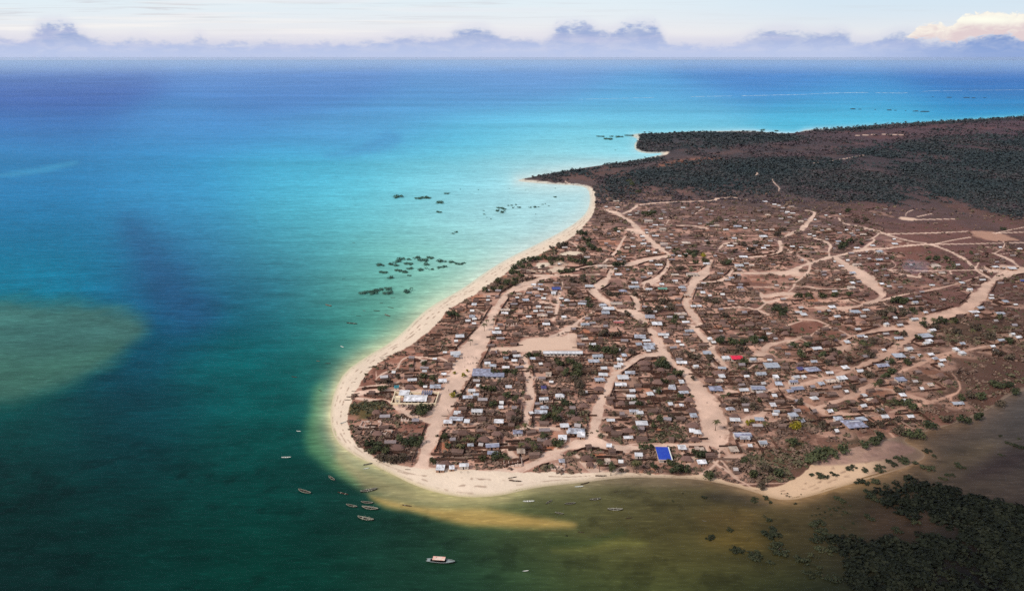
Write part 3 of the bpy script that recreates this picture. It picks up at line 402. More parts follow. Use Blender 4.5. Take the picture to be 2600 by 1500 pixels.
class NT:
    """small node tree writer"""
    def __init__(s, tree):
        s.t = tree; s.n = tree.nodes; s.l = tree.links
    def node(s, typ, **kw):
        n = s.n.new(typ)
        for k, v in kw.items(): setattr(n, k, v)
        return n
    def put(s, sock, v):
        if v is None: return
        if hasattr(v, 'is_output') or isinstance(v, bpy.types.NodeSocket): s.l.new(v, sock)
        else: sock.default_value = v
    def m(s, op, a, b=None, c=None, clamp=False):
        n = s.node('ShaderNodeMath', operation=op); n.use_clamp = clamp
        s.put(n.inputs[0], a); s.put(n.inputs[1], b)
        if c is not None: s.put(n.inputs[2], c)
        return n.outputs[0]
    def mix(s, f, a, b, blend='MIX'):
        n = s.node('ShaderNodeMix', data_type='RGBA', blend_type=blend); n.clamp_factor = True
        s.put(n.inputs[0], f)
        for i, v in ((6, a), (7, b)):
            if isinstance(v, (tuple, list, np.ndarray)): v = tuple(float(q) for q in v[:3]) + (1.0,)
            s.put(n.inputs[i], v)
        return n.outputs[2]
    def ss(s, a, b, x):
        n = s.node('ShaderNodeMapRange', interpolation_type='SMOOTHSTEP'); n.clamp = True
        s.put(n.inputs['Value'], x); s.put(n.inputs['From Min'], a); s.put(n.inputs['From Max'], b)
        return n.outputs[0]
    def noise(s, vec, scale, detail=4.0, rough=.55, dist=0.0):
        n = s.node('ShaderNodeTexNoise'); s.put(n.inputs['Vector'], vec); n.inputs['Scale'].default_value = scale
        n.inputs['Detail'].default_value = detail; n.inputs['Roughness'].default_value = rough; n.inputs['Distortion'].default_value = dist
        return n.outputs[0]
    def vec(s, x, y, z=0.0):
        n = s.node('ShaderNodeCombineXYZ'); s.put(n.inputs[0], x); s.put(n.inputs[1], y); s.put(n.inputs[2], z); return n.outputs[0]
    def vscale(s, v, sc):
        n = s.node('ShaderNodeVectorMath', operation='MULTIPLY'); s.put(n.inputs[0], v); n.inputs[1].default_value = sc; return n.outputs[0]
    def curve(s, x, pts):
        n = s.node('ShaderNodeFloatCurve'); c = n.mapping.curves[0]
        n.mapping.use_clip = False
        while len(c.points) < len(pts): c.points.new(.5, .5)
        for p, (a, b) in zip(c.points, sorted(pts)): p.location = (a, b); p.handle_type = 'AUTO'
        n.mapping.update()
        s.put(n.inputs['Value'], x); n.inputs['Factor'].default_value = 1.0
        return n.outputs[0]

def build_world():
    w = bpy.data.worlds.new('World'); scene.world = w; w.use_nodes = True
    t = NT(w.node_tree); t.n.clear()
    out = t.node('ShaderNodeOutputWorld'); bg = t.node('ShaderNodeBackground')
    bg.inputs['Strength'].default_value = .1
    t.l.new(bg.outputs[0], out.inputs[0])
    sky = t.node('ShaderNodeTexSky', sky_type='NISHITA'); sky.sun_disc = False
    sky.sun_elevation = R(SUN_EL); sky.sun_rotation = R(SUN_AZ); sky.altitude = 250.0; sky.air_density = 1.0; sky.dust_density = 1.2
    g = t.node('ShaderNodeTexCoord').outputs['Generated']
    s = t.node('ShaderNodeSeparateXYZ'); t.l.new(g, s.inputs[0]); X, Y, Z = s.outputs
    ys = t.m('MAXIMUM', Y, .02)
    U = t.m('DIVIDE', X, ys); E = t.m('MULTIPLY', t.m('DIVIDE', Z, ys), 14.0)      # E: 1 at four degrees up
    u01 = t.m('MULTIPLY_ADD', U, .55, .5, clamp=True)
    def un(x): return ((x * 1.0301 - 1300) / 1953.0) * .55 + .5
    def en(y): return (146 - y * 1.0301) / 2053.0 * 14.0
    S = 10.0 / EX
    def c(r, gg, b): return tuple(lin((r, gg, b)) * S)
    # clear sky above the cloud bank, with thin streaks of high cloud
    f = t.ss(.1, 1.05, E)
    base = t.mix(f, c(240, 234, 236), c(226, 239, 246))
    base = t.mix(t.ss(.55, .75, u01), base, t.mix(t.ss(.15, 1.0, E), c(236, 234, 236), c(214, 231, 243)))
    st = t.noise(t.vec(t.m('MULTIPLY', U, 5.0), t.m('MULTIPLY', E, 16.0), 3.0), 1.0, 6.0, .62, .6)
    st2 = t.noise(t.vec(t.m('MULTIPLY', U, 3.0), t.m('MULTIPLY', E, 7.0), 9.0), 1.0, 3.0)
    left = t.ss(.66, .28, u01)
    base = t.mix(t.m('MULTIPLY', t.m('MULTIPLY', t.ss(.5, .66, st), t.ss(.35, .75, E)), t.m('MULTIPLY_ADD', left, .6, .12)), base, c(206, 206, 212))
    base = t.mix(t.m('MULTIPLY', t.ss(.46, .66, st2), t.m('MULTIPLY', left, .65)), base, c(250, 246, 243))
    base = t.mix(t.m('MULTIPLY', t.m('MULTIPLY', t.ss(.52, .7, st2), t.ss(.6, .8, E)), t.m('MULTIPLY', left, .5)), base, c(206, 216, 236))
    # cloud bank along the horizon
    prof = [(-250, 92), (0, 92), (60, 97), (100, 72), (150, 58), (195, 70), (230, 90), (300, 101), (350, 96), (400, 103), (480, 98), (500, 90), (530, 104), (700, 99), (850, 102), (960, 97), (1000, 90), (1080, 94), (1120, 82),
            (1180, 72), (1220, 88), (1290, 96), (1350, 92), (1372, 68), (1440, 64), (1490, 80), (1530, 68), (1590, 60), (1625, 80), (1650, 104), (1750, 108), (1830, 96), (1930, 76), (2000, 84), (2060, 80), (2120, 104), (2180, 90), (2230, 84),
            (2290, 104), (2380, 96), (2440, 82), (2524, 92), (2800, 88)]
    top = t.curve(u01, [(un(a), en(b)) for a, b in prof])
    n1 = t.noise(t.vec(t.m('MULTIPLY', U, 34.0), t.m('MULTIPLY', E, 6.0), 1.0), 1.0, 5.0, .6, .4)
    n2 = t.noise(t.vec(t.m('MULTIPLY', U, 90.0), t.m('MULTIPLY', E, 13.0), 5.0), 1.0, 4.0, .6, .3)
    nn = t.m('ADD', t.m('MULTIPLY', t.m('SUBTRACT', n1, .5), .36), t.m('MULTIPLY', t.m('SUBTRACT', n2, .5), .24))
    tower = t.ss(.42, .72, top)
    topn = t.m('ADD', top, t.m('MULTIPLY', nn, t.m('MULTIPLY_ADD', t.ss(.36, .56, top), .6, .55)))
    dens = t.ss(-.08, .12, t.m('SUBTRACT', topn, E))
    dens = t.m('MULTIPLY', dens, t.m('MULTIPLY_ADD', t.ss(.35, .6, n1), .16, t.m('MULTIPLY_ADD', tower, .06, .82)))
    dens = t.m('MAXIMUM', dens, t.m('MULTIPLY', t.ss(.42, .05, E), .95))
    right = t.ss(.72, .86, u01)
    low = t.ss(.5, .0, E)
    b_top = t.mix(right, c(158, 175, 214), c(112, 145, 203)); b_low = t.mix(right, c(182, 194, 230), c(132, 160, 213))
    bank = t.mix(low, b_top, b_low)
    lilac = t.noise(t.vec(t.m('MULTIPLY', U, 9.0), t.m('MULTIPLY', E, 5.0), 8.0), 1.0, 4.0)
    bank = t.mix(t.m('MULTIPLY', t.ss(.45, .68, lilac), .45), bank, t.mix(right, c(206, 204, 230), c(150, 168, 216)))
    bank = t.mix(t.m('MULTIPLY', t.ss(.5, .3, lilac), .22), bank, t.mix(right, c(160, 174, 216), c(104, 138, 198)))
    bank = t.mix(t.m('MULTIPLY', t.ss(.4, .02, E), .8), bank, t.mix(right, c(188, 202, 234), c(142, 168, 217)))
    skyc = t.mix(dens, base, bank)
    # veil between the bank and the pale sky
    veil = t.m('MULTIPLY', t.ss(.2, -.02, t.m('SUBTRACT', E, top)), t.ss(-.05, .1, t.m('SUBTRACT', E, topn)))
    skyc = t.mix(t.m('MULTIPLY', veil, .5), skyc, t.mix(right, c(212, 212, 232), c(196, 204, 226)))
    # sunlit cumulus to the right
    ctop = t.curve(u01, [(un(a), en(b)) for a, b in [(-250, 146), (2000, 146), (2180, 108), (2225, 92), (2248, 70), (2268, 60), (2300, 58), (2322, 66), (2342, 56), (2368, 38), (2420, 33), (2470, 38), (2524, 30), (2700, 26), (2800, 60)]])
    cbot = t.curve(u01, [(un(a), en(b)) for a, b in [(-250, 140), (2000, 140), (2180, 100), (2240, 94), (2300, 96), (2330, 104), (2400, 92), (2450, 84), (2490, 92), (2524, 98), (2800, 96)]])
    n3 = t.noise(t.vec(t.m('MULTIPLY', U, 60.0), t.m('MULTIPLY', E, 10.0), 2.0), 1.0, 5.0, .62, .8)
    n3s = t.m('SUBTRACT', n3, .5)
    cd = t.m('MULTIPLY', t.ss(-.02, .03, t.m('SUBTRACT', t.m('MULTIPLY_ADD', n3s, .26, ctop), E)), t.ss(-.03, .04, t.m('SUBTRACT', E, t.m('MULTIPLY_ADD', n3s, .3, cbot))))
    cd = t.m('MULTIPLY', cd, t.ss(un(2170), un(2230), u01))
    lit = t.m('ADD', t.m('MULTIPLY', t.ss(-.35, .05, t.m('SUBTRACT', E, ctop)), .75), t.m('MULTIPLY', n3s, 1.6))
    cc = t.mix(t.m('MULTIPLY', lit, 1.0, clamp=True), c(226, 208, 210), c(255, 250, 236))
    glow = t.m('MULTIPLY', t.ss(.05, .0, t.m('ABSOLUTE', t.m('SUBTRACT', u01, un(2410)))), t.ss(.14, .0, t.m('ABSOLUTE', t.m('SUBTRACT', E, en(50)))))
    cc = t.mix(glow, cc, c(255, 255, 240))
    skyc = t.mix(cd, skyc, cc)
    # the rest of the dome: the sky texture seen through thin bright overcast
    over = t.mix(.55, sky.outputs[0], (5.2, 5.4, 5.9))
    cn = t.noise(t.vscale(g, (3.0, 3.0, 5.0)), 1.0, 5.0)
    over = t.mix(t.m('MULTIPLY', t.ss(.45, .65, cn), .4), over, (6.6, 6.5, 6.6))
    vis = t.m('MULTIPLY', t.ss(.02, .2, Y), t.ss(3.0, 1.4, E))
    fin = t.mix(vis, over, skyc)
    t.l.new(fin, bg.inputs['Color'])
build_world()

# ---------------------------------------------------------------- materials
def mat(name, build):
    m = bpy.data.materials.new(name); m.use_nodes = True
    t = NT(m.node_tree); t.n.clear()
    out = t.node('ShaderNodeOutputMaterial'); p = t.node('ShaderNodeBsdfPrincipled')
    t.l.new(p.outputs[0], out.inputs[0])
    p.inputs['Roughness'].default_value = .85; p.inputs['Specular IOR Level'].default_value = .2
    build(t, p)
    return m

def rgb(r, g, b): return tuple(lin((r, g, b)) / KCAL)

def b_ground(t, p):
    a = t.node('ShaderNodeAttribute', attribute_name='soil')
    pos = t.node('ShaderNodeNewGeometry').outputs['Position']
    n1 = t.noise(pos, .55, 5.0, .65); n2 = t.noise(pos, .11, 4.0, .6)
    k = t.m('MULTIPLY', t.m('MULTIPLY_ADD', t.m('SUBTRACT', n1, .5), 1.1, 1.0), t.m('MULTIPLY_ADD', t.m('SUBTRACT', n2, .5), .7, 1.0))
    amp = t.node('ShaderNodeAttribute', attribute_name='rough_amount').outputs['Fac']
    k = t.m('MULTIPLY_ADD', t.m('SUBTRACT', k, 1.0), amp, 1.0)
    n = t.node('ShaderNodeVectorMath', operation='SCALE'); t.l.new(a.outputs['Color'], n.inputs[0]); t.l.new(k, n.inputs['Scale'])
    t.l.new(n.outputs[0], p.inputs['Base Color'])
    bmp = t.node('ShaderNodeBump'); bmp.inputs['Strength'].default_value = .5; bmp.inputs['Distance'].default_value = .6
    t.l.new(n1, bmp.inputs['Height']); t.l.new(bmp.outputs[0], p.inputs['Normal'])
    p.inputs['Roughness'].default_value = .95; p.inputs['Specular IOR Level'].default_value = .1
M_GROUND = mat('dry_ground', b_ground)

def b_water(t, p):
    a = t.node('ShaderNodeAttribute', attribute_name='depth_vignette_tint')
    pos = t.node('ShaderNodeNewGeometry').outputs['Position']
    n1 = t.noise(t.vscale(pos, (.035, .16, .1)), 1.0, 5.0, .65, .5); n2 = t.noise(t.vscale(pos, (.12, .5, .1)), 1.0, 4.0, .6, .3)
    n3 = t.noise(t.vscale(pos, (.004, .014, .01)), 1.0, 5.0, .62); n4 = t.noise(t.vscale(pos, (.011, .05, .01)), 1.0, 5.0, .65, .4)
    k = None
    for n, a_ in ((n1, 1.0), (n2, .8), (n3, .34), (n4, .5)):
        f = t.m('MULTIPLY_ADD', t.m('SUBTRACT', n, .5), a_, 1.0); k = f if k is None else t.m('MULTIPLY', k, f)
    k = t.m('MULTIPLY_ADD', t.ss(.6, .7, n2), .32, k)  # sun glints on ripple crests, painted as lighter specks of colour
    n = t.node('ShaderNodeVectorMath', operation='SCALE'); t.l.new(a.outputs['Color'], n.inputs[0]); t.l.new(k, n.inputs['Scale'])
    bmp = t.node('ShaderNodeBump'); bmp.inputs['Strength'].default_value = .3; bmp.inputs['Distance'].default_value = .5
    t.l.new(t.m('ADD', n1, n2), bmp.inputs['Height'])
    df = t.node('ShaderNodeBsdfDiffuse'); gl = t.node('ShaderNodeBsdfGlossy'); gl.inputs['Roughness'].default_value = .3; gl.inputs['Color'].default_value = (.66, .82, 1, 1)
    t.l.new(n.outputs[0], df.inputs['Color']); t.l.new(bmp.outputs[0], gl.inputs['Normal'])
    lw = t.node('ShaderNodeFresnel'); lw.inputs['IOR'].default_value = 1.33
    mx = t.node('ShaderNodeMixShader'); t.l.new(t.m('MULTIPLY_ADD', t.ss(.86, .985, lw.outputs[0]), .5, t.m('MULTIPLY', lw.outputs[0], .16)), mx.inputs[0]); t.l.new(df.outputs[0], mx.inputs[1]); t.l.new(gl.outputs[0], mx.inputs[2])
    out = [q for q in t.n if q.type == 'OUTPUT_MATERIAL'][0]
    t.l.new(mx.outputs[0], out.inputs[0]); t.n.remove(p)
M_WATER = mat('sea_water', b_water)

def grid_mesh(name, X, Y, Z, keep, attrs, material, floats={}):
    """X, Y, Z: (rows, cols) vertex arrays; keep: (rows-1, cols-1) faces kept"""
    r, c = X.shape
    idx = np.arange(r * c).reshape(r, c)
    q = np.stack([idx[:-1, :-1], idx[:-1, 1:], idx[1:, 1:], idx[1:, :-1]], -1)[keep]
    used = np.unique(q); remap = np.full(r * c, -1); remap[used] = np.arange(len(used))
    q = remap[q]
    co = np.stack([X.ravel()[used], Y.ravel()[used], Z.ravel()[used]], -1)
    me = bpy.data.meshes.new(name)
    me.vertices.add(len(co)); me.vertices.foreach_set('co', co.astype(np.float32).ravel())
    me.loops.add(q.size); me.loops.foreach_set('vertex_index', q.astype(np.int32).ravel())
    me.polygons.add(len(q)); me.polygons.foreach_set('loop_start', np.arange(0, q.size, 4, dtype=np.int32))
    me.update(calc_edges=True)
    me.polygons.foreach_set('use_smooth', np.ones(len(q), bool))
    for k, v in attrs.items():
        at = me.attributes.new(k, 'FLOAT_COLOR', 'POINT')
        d = np.ones((len(used), 4), np.float32); d[:, :3] = v.reshape(-1, 3)[used]
        at.data.foreach_set('color', d.ravel())
    for k, v in floats.items():
        at = me.attributes.new(k, 'FLOAT', 'POINT'); at.data.foreach_set('value', v.ravel()[used].astype(np.float32))
    me.materials.append(material)
    o = bpy.data.objects.new(name, me); COL.objects.link(o)
    o['kind'] = 'structure'
    return o

def idw(u, v, pts, power=2.0, ky=1.6, eps=120.0, h=135.0):
    """smooth blend of surveyed values"""
    P = []
    for reg, x, y, *c in pts:
        a, b = src(reg, x, y); P.append((float(a), float(b), *c))
    P = np.array(P)
    num = np.zeros((len(u), P.shape[1] - 2)); den = np.zeros(len(u))
    # vertical scale grows towards the horizon, where bands are thin
    wv = lambda vv: ky * (np.minimum(vv, 420) * 2.4 + np.maximum(vv - 420, 0))
    V = wv(v)
    for p in P:
        d2 = (u - p[0]) ** 2 + (V - wv(p[1])) ** 2
        w = np.exp(-d2 / (2 * h * h)) + (eps / (d2 + eps * 30)) ** power * 1e-2
        num += w[:, None] * p[2:]; den += w
    return num / den[:, None]

# ---------------------------------------------------------------- land fields
ROADW = []
for reg, pts in ROADS:
    q = []
    P = np.array([[float(k) for k in src(reg, x, y)] + [w / T[reg][2]] for x, y, w in pts])
    for i in range(len(P)):
        t = P[min(i + 1, len(P) - 1), :2] - P[max(i - 1, 0), :2]; t = t / (np.hypot(*t) + 1e-9)
        n = np.array((-t[1], t[0])) * max(P[i, 2], .9 if reg == 'L' else 1.7) * .5
        c0 = np.array(unproj(P[i, 0], P[i, 1], 1.8)); c1 = np.array(unproj(P[i, 0] + n[0], P[i, 1] + n[1], 1.8)); c2 = np.array(unproj(P[i, 0] + t[0], P[i, 1] + t[1], 1.8))
        d = c2 - c0; d /= np.hypot(*d); e = c1 - c0
        q.append((c0[0], c0[1], abs(e[0] * d[1] - e[1] * d[0])))
    ROADW.append(smooth_poly(q, False, 1))

def road_depth(x, y, only=None, widths=False):
    """metres inside the nearest road (positive) or away from it (negative)"""
    best = np.full(x.shape, -60.0); wid = np.zeros(x.shape)
    for q in ROADW[:only]:
        a = np.array(q); m = 45.0
        sel = np.where((x > a[:, 0].min() - m) & (x < a[:, 0].max() + m) & (y > a[:, 1].min() - m) & (y < a[:, 1].max() + m))[0]
        if not len(sel): continue
        xs, ys = x[sel], y[sel]; b = best[sel]; wb = wid[sel]
        for i in range(len(q) - 1):
            d, t = seg_dist(xs, ys, q[i][0], q[i][1], q[i + 1][0], q[i + 1][1])
            hw = q[i][2] + (q[i + 1][2] - q[i][2]) * t; e = hw - d; k = e > b
            b[k] = e[k]; wb[k] = hw[k]
        best[sel] = b; wid[sel] = wb
    return (best, wid) if widths else best

PATCHW = []
for reg, pts, kind, soft, st in PATCH:
    a = [tuple(float(k) for k in world(reg, x, y)) for x, y in pts]
    PATCHW.append((smooth_poly(a, True, 1), kind, soft, st))


def add_paths():
    rd = random.Random(21)
    nodes = [(p[0], p[1]) for q in ROADW for p in q if p[2] > 1.5]
    N = np.array(nodes)
    for h in HLIST:
        if rd.random() < .45: continue
        d = np.hypot(N[:, 0] - h['x'], N[:, 1] - h['y'])
        near = np.where((d > 6) & (d < 75))[0]
        if not len(near): continue
        t = N[near[np.argsort(d[near])[rd.randrange(min(4, len(near)))]]]
        m = (.5 * (h['x'] + t[0]) + rd.uniform(-9, 9), .5 * (h['y'] + t[1]) + rd.uniform(-9, 9))
        w = rd.uniform(.5, 1.3)
        ROADW.append(smooth_poly([(h['x'], h['y'] - 4, w), (*m, w), (float(t[0]), float(t[1]), w)], False, 2))

def coast_px(u, v): return sdist(u, v, COAST)

def ground_z(x, y):
    x = np.atleast_1d(np.asarray(x, float)); y = np.atleast_1d(np.asarray(y, float))
    u, v = proj(x, y, 0.0)
    m = coast_px(u, v) * slant(x, y) / F_PX
    return np.where(m > 0, 2.0 * (1 - np.exp(-m / 20.0)), np.maximum(.07 * m, -1.5))

def build_sea():
    az = np.concatenate([np.linspace(-180, -44, 24)[:-1], np.arange(-44, 44.01, .14), np.linspace(44, 180, 24)[1:]])
    dep = np.concatenate([[85, 70, 60, 52], np.arange(46, 4, -.13), np.arange(4, .8, -.06), np.array([.7, .6, .5, .42, .36, .31, .28, .25, .22, .2, .18, .165])])
    A, D = np.meshgrid(np.radians(az), np.radians(dep))
    r = CAM_H / np.tan(D)
    X, Y = r * np.sin(A), r * np.cos(A)
    x, y = X.ravel(), Y.ravel()
    u, v = proj(x, y, 0.0)
    back = y < 30; u[back] = 1300 + np.sign(x[back]) * 1500; v[back] = 1500
    u = np.clip(u, -900, 3500); v = np.clip(v, 150, 1900)
    wob = (fbm(x, y, 90, 4, 11) - .5) * 22 * np.clip(900 / slant(x, np.abs(y)), .1, 1.2); wob2 = (fbm(x, y, 70, 4, 31) - .5) * 18 * np.clip(900 / slant(x, np.abs(y)), .1, 1.2)
    uw, vw = u + wob * 1.2, v + wob2
    c = idw(uw, vw, SEAC)
    for reg, pts, colr, soft, st in SEAPOLY:
        d = sdist(uw, vw, polysrc(reg, pts, 2))
        rag = (fbm(x, y, 26, 4, 47) - .5) * soft * .9
        c += (sstep(-soft, soft, d + rag) * st)[:, None] * (np.array(colr) - c)
    d = -coast_px(u, v)
    fr = idw(u, v, FRINGE, 2.5, 1.0, 30.0)
    near = np.exp(-(np.maximum(d + wob * .25, 0) / fr[:, 3]) ** 1.35)
    c += near[:, None] * (fr[:, :3] - c)
    # seagrass on the sand flats and dark weed further out
    sg = sstep(.6, .74, fbm(x, y, 16, 4, 51)) * sstep(1050, 1200, v) * .14 + sstep(.56, .7, fbm(x, y * 2.2, 70, 4, 52)) * sstep(800, 1300, v) * .1
    c *= (1 - sg * (d > 6))[:, None]
    mot = (fbm(x * .6, y, 22, 5, 53) - .5) * sstep(640, 760, v) * .3
    c *= (1 + mot)[:, None]
    st = (fbm(x * .35, y, 260, 4, 61) - .5) * sstep(900, 400, v)
    c *= (1 + .16 * st)[:, None]
    c = np.clip(c, 0, 255)
    far = sstep(620, 170, v)[:, None]
    L = np.maximum(lin(c) / KCAL - far * np.array((.03, .04, .05)) - .001, .0012)
    o = grid_mesh('sea', X, Y, np.zeros_like(X), np.ones((X.shape[0] - 1, X.shape[1] - 1), bool), {'depth_vignette_tint': L}, M_WATER)
    return o
import time
_t0 = time.time()
def tick(w):
    global _t0
    print('T', w, round(time.time() - _t0, 1)); _t0 = time.time()
build_sea(); tick('sea')

HOUSEPOS = []   # filled from the survey: x, y, width
def parse(s):
    return [tuple(q.split(',')) for q in s.split()]
seen = []
HLIST = []
for reg in 'ABCDEF':
    for q in parse(HOUSES[reg]):
        x, y, w, colr = float(q[0]), float(q[1]), float(q[2]), q[3]
        u, v = src(reg, x, y); u, v = float(u), float(v); wp = w / T[reg][2]
        if reg == 'E' and v > 752: continue
        if reg == 'A' and u > 1418: continue
        if any(abs(u - a) < 9 and abs(v - b) < 5 for a, b in seen): continue
        seen.append((u, v))
        X, Y = unproj(u, v, 4.0); X, Y = float(X), float(Y)
        HLIST.append({'u': u, 'v': v, 'x': X, 'y': Y, 'w': wp * float(slant(X, Y)) / F_PX, 'c': colr, 'reg': reg})
SPECIALS = [tuple(float(k) for k in world(*q, 2.0)) for q in (('A', 855, 597), ('A', 760, 555), ('A', 960, 560), ('A', 690, 610), ('A', 700, 560), ('A', 1020, 590), ('B', 985, 1090), ('B', 985, 1140), ('B', 100, 240), ('B', 50, 240), ('B', 150, 240), ('B', 1625, 277), ('A', 1465, 365), ('A', 1590, 388), ('C', 490, 953))]
NROAD = len(ROADW)
add_paths()
HX = np.array([h['x'] for h in HLIST] + [q[0] for q in SPECIALS]); HY = np.array([h['y'] for h in HLIST] + [q[1] for q in SPECIALS])

def house_dist(x, y):
    d = np.full(x.shape, 60.0)
    for hx, hy in zip(HX, HY):
        s = np.where((np.abs(x - hx) < 26) & (np.abs(y - hy) < 26))[0]
        if len(s): d[s] = np.minimum(d[s], np.hypot((x[s] - hx) * .8, y[s] - hy))
    return d

def greenness(u, v):
    g = np.zeros(u.shape)
    for i, f in enumerate(FOREST):
        k = 1 + 1.6 * (i == 1)
        g = np.maximum(g, sstep(-7 * k, 7 * k, sdist(u, v, f)))
    return g

def build_land():
    az = np.arange(-17.5, 43, .05); dep = np.arange(37.0, 3.0, -.05)
    A, D = np.meshgrid(np.radians(az), np.radians(dep))
    r = CAM_H / np.tan(D)
    X, Y = r * np.sin(A), r * np.cos(A)
    sh = X.shape
    x, y = X.ravel(), Y.ravel()
    u, v = proj(x, y, 0.0)
    cx = np.full(x.shape, -99.0)
    box = (u > 780) & (u < 3500) & (v > 220) & (v < 1300)
    cx[box] = coast_px(u[box], v[box])
    ok = cx > -10
    i = np.where(ok)[0]
    x, y, u, v, cp = x[i], y[i], u[i], v[i], cx[i]
    mpp = slant(x, y) / F_PX
    z = np.where(cp > 0, 2.0 * (1 - np.exp(-cp * mpp / 20.0)), np.maximum(.07 * cp * mpp, -1.5))
    z = z + np.where(cp > 4, (fbm(x, y, 30, 3, 5) - .5) * .7, 0)
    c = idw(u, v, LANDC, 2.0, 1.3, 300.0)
    lo = fbm(x, y, 55, 4, 71); mid = fbm(x, y, 14, 4, 72); fine = fbm(x, y, 4.5, 3, 73)
    c *= (.9 + .36 * lo)[:, None]
    rd = sstep(.5, .72, fbm(x, y, 80, 4, 74))[:, None]
    c = c * (1 - .25 * rd) + .25 * rd * np.array((146, 92, 74))
    far = sstep(520, 470, v)
    vill = (1 - far)
    dark = sstep(.54, .68, mid) * vill * .4
    c = c * (1 - dark[:, None]) + dark[:, None] * np.array((84, 68, 56))
    pale = sstep(.5, .68, fbm(x * .6, y, 9, 4, 75)) * vill * .75 * sstep(2350, 1900, u + (v < 640) * 300)
    c = c * (1 - pale[:, None]) + pale[:, None] * np.array((200, 162, 142))
    # plots: every yard with its own ground
    lx = np.floor(x / 15 + (fbm(x, y, 40, 2, 61) - .5) * 1.6); ly = np.floor(y / 10 + .5 * _hash(lx, lx * 0, 5) + (fbm(x, y, 40, 2, 62) - .5) * 1.6)
    hsh = _hash(lx, ly, 9); h2 = _hash(lx, ly, 10)
    pc = np.where((hsh < .4)[:, None], np.array((212, 172, 150)), np.where((hsh < .56)[:, None], np.array((160, 120, 104)), np.where((hsh < .63)[:, None], np.array((176, 124, 98)), np.where((hsh < .8)[:, None], np.array((92, 76, 62)), np.array((122, 92, 80))))))
    dens_v = sstep(.35, .5, fbm(x, y, 90, 3, 63)) * sstep(540, 600, v) * sstep(2560, 2200, u + np.maximum(760 - v, 0) * 1.2)
    pw = (dens_v * (.38 + .5 * h2))[:, None]
    c = c * (1 - pw) + pw * pc * (.88 + .24 * fine[:, None])
    rough = np.full(x.shape, .8)
    # brown clearings and pale scrapes in the far bush
    gr = (greenness(u, v) * sstep(.3, .5, fbm(x, y * .7, 110, 4, 95)) * .75)[:, None]
    c = c * (1 - gr) + gr * np.array((44, 50, 55))
    fs = sstep(.6, .72, fbm(x, y * .5, 120, 4, 76)) * far * .35
    c = c * (1 - fs[:, None]) + fs[:, None] * np.array((100, 76, 76))
    c *= (1 + .07 * dens_v)[:, None]
    sandy = np.zeros(x.shape)
    jit = (fbm(x, y, 7, 3, 77) - .5) * 2
    for poly, kind, soft, st in PATCHW:
        a = np.array(poly)
        s = np.where((x > a[:, 0].min() - 20) & (x < a[:, 0].max() + 20) & (y > a[:, 1].min() - 20) & (y < a[:, 1].max() + 20))[0]
        if not len(s): continue
        d = sdist(x[s], y[s], poly)
        k = (sstep(-soft, soft, d + jit[s] * (2 + soft)) * st)[:, None]
        c[s] = c[s] * (1 - k) + k * np.array(PATCHC[kind])
        if kind in ('sand', 'pale'): sandy[s] = np.maximum(sandy[s], k[:, 0])
        if kind in ('sand', 'pale'): rough[s] = rough[s] * (1 - k[:, 0]) + .22 * k[:, 0]
    hd = house_dist(x, y)
    k = sstep(13, 6, hd + jit * 5) * .62
    c = c * (1 - k[:, None]) + k[:, None] * np.array((196, 160, 140))
    rdm, rwid = road_depth(x, y, None, True)
    wide = sstep(1.2, 5, rwid)
    edge = np.clip(mpp * .9, .6, 3)
    rag = (fbm(x, y, 13, 4, 64) - .5) * np.clip(rdm + 9, 2.5, 9) * (.1 + .75 * wide)
    rm = sstep(-1.1, 1.1, (rdm - .3 * wide + jit * np.clip(mpp * 1.8, 1, 3) * (.15 + .85 * wide) + rag) / edge)
    rm *= 1 - .7 * wide * sstep(.56, .7, fbm(x, y, 6, 4, 65)) * sstep(5, -1, rdm)
    tone = (.86 + .28 * fbm(x, y, 12, 4, 78))
    rsand = np.array((228, 194, 172))[None] * tone[:, None]
    dk = (sstep(1500, 2500, u) * sstep(600, 1000, v))[:, None]          # vignette put into the road colour: darker towards the lower right
    rsand = rsand * (1 - dk) + dk * np.array((192, 150, 128)) * tone[:, None]
    c = c * (1 - rm[:, None]) + rm[:, None] * rsand
    rough = rough * (1 - rm) + .25 * rm
    bs = sdist(u, v, VEG)
    bj = (fbm(x, y, 9, 4, 79) - .5) * 9 * np.clip(1.0 / mpp * .4, .15, 1)
    bm = sstep(1.5, -1.5, bs + bj)
    bcol = np.array((242, 219, 194))[None] * (.95 + .1 * fbm(x, y, 18, 4, 80))[:, None]
    south = (sstep(1380, 2000, u) * sstep(1080, 1160, v))[:, None]
    bcol = bcol * (1 - south) + south * np.array((224, 188, 154))
    creek = (sstep(2180, 2300, u) * sstep(900, 980, v))[:, None]
    bcol = bcol * (1 - creek) + creek * np.array((120, 98, 84))
    wet = np.exp(-(np.maximum(cp, 0) / 6.0) ** 1.5)[:, None]
    wetc = idw(u, v, [(a, b, cc, d, e, f) for a, b, cc, d, e, f, g in FRINGE], 2.5, 1.0, 30.0)
    bcol = bcol * (1 - .75 * wet) + .75 * wet * (wetc * .7 + .3 * np.array((210, 186, 160)))
    # wrack lines of dry weed along the beach
    for off, sd_, am in ((.42, 81, .5), (.62, 82, .65), (.2, 83, .35)):
        tt = cp / np.maximum(cp - np.minimum(bs, 0) + 1e-3, 1e-3)
        ln = np.exp(-((tt - off - (fbm(x, y, 40, 3, sd_) - .5) * .3) / .035) ** 2) * sstep(.5, .68, fbm(x, y, 5, 3, sd_ + 5)) * am
        bcol = bcol * (1 - ln[:, None]) + ln[:, None] * np.array((122, 92, 74))
    sp = sstep(-4, 4, sdist(u, v, SPIT)) * (.45 + .5 * fbm(x, y, 6, 4, 84))
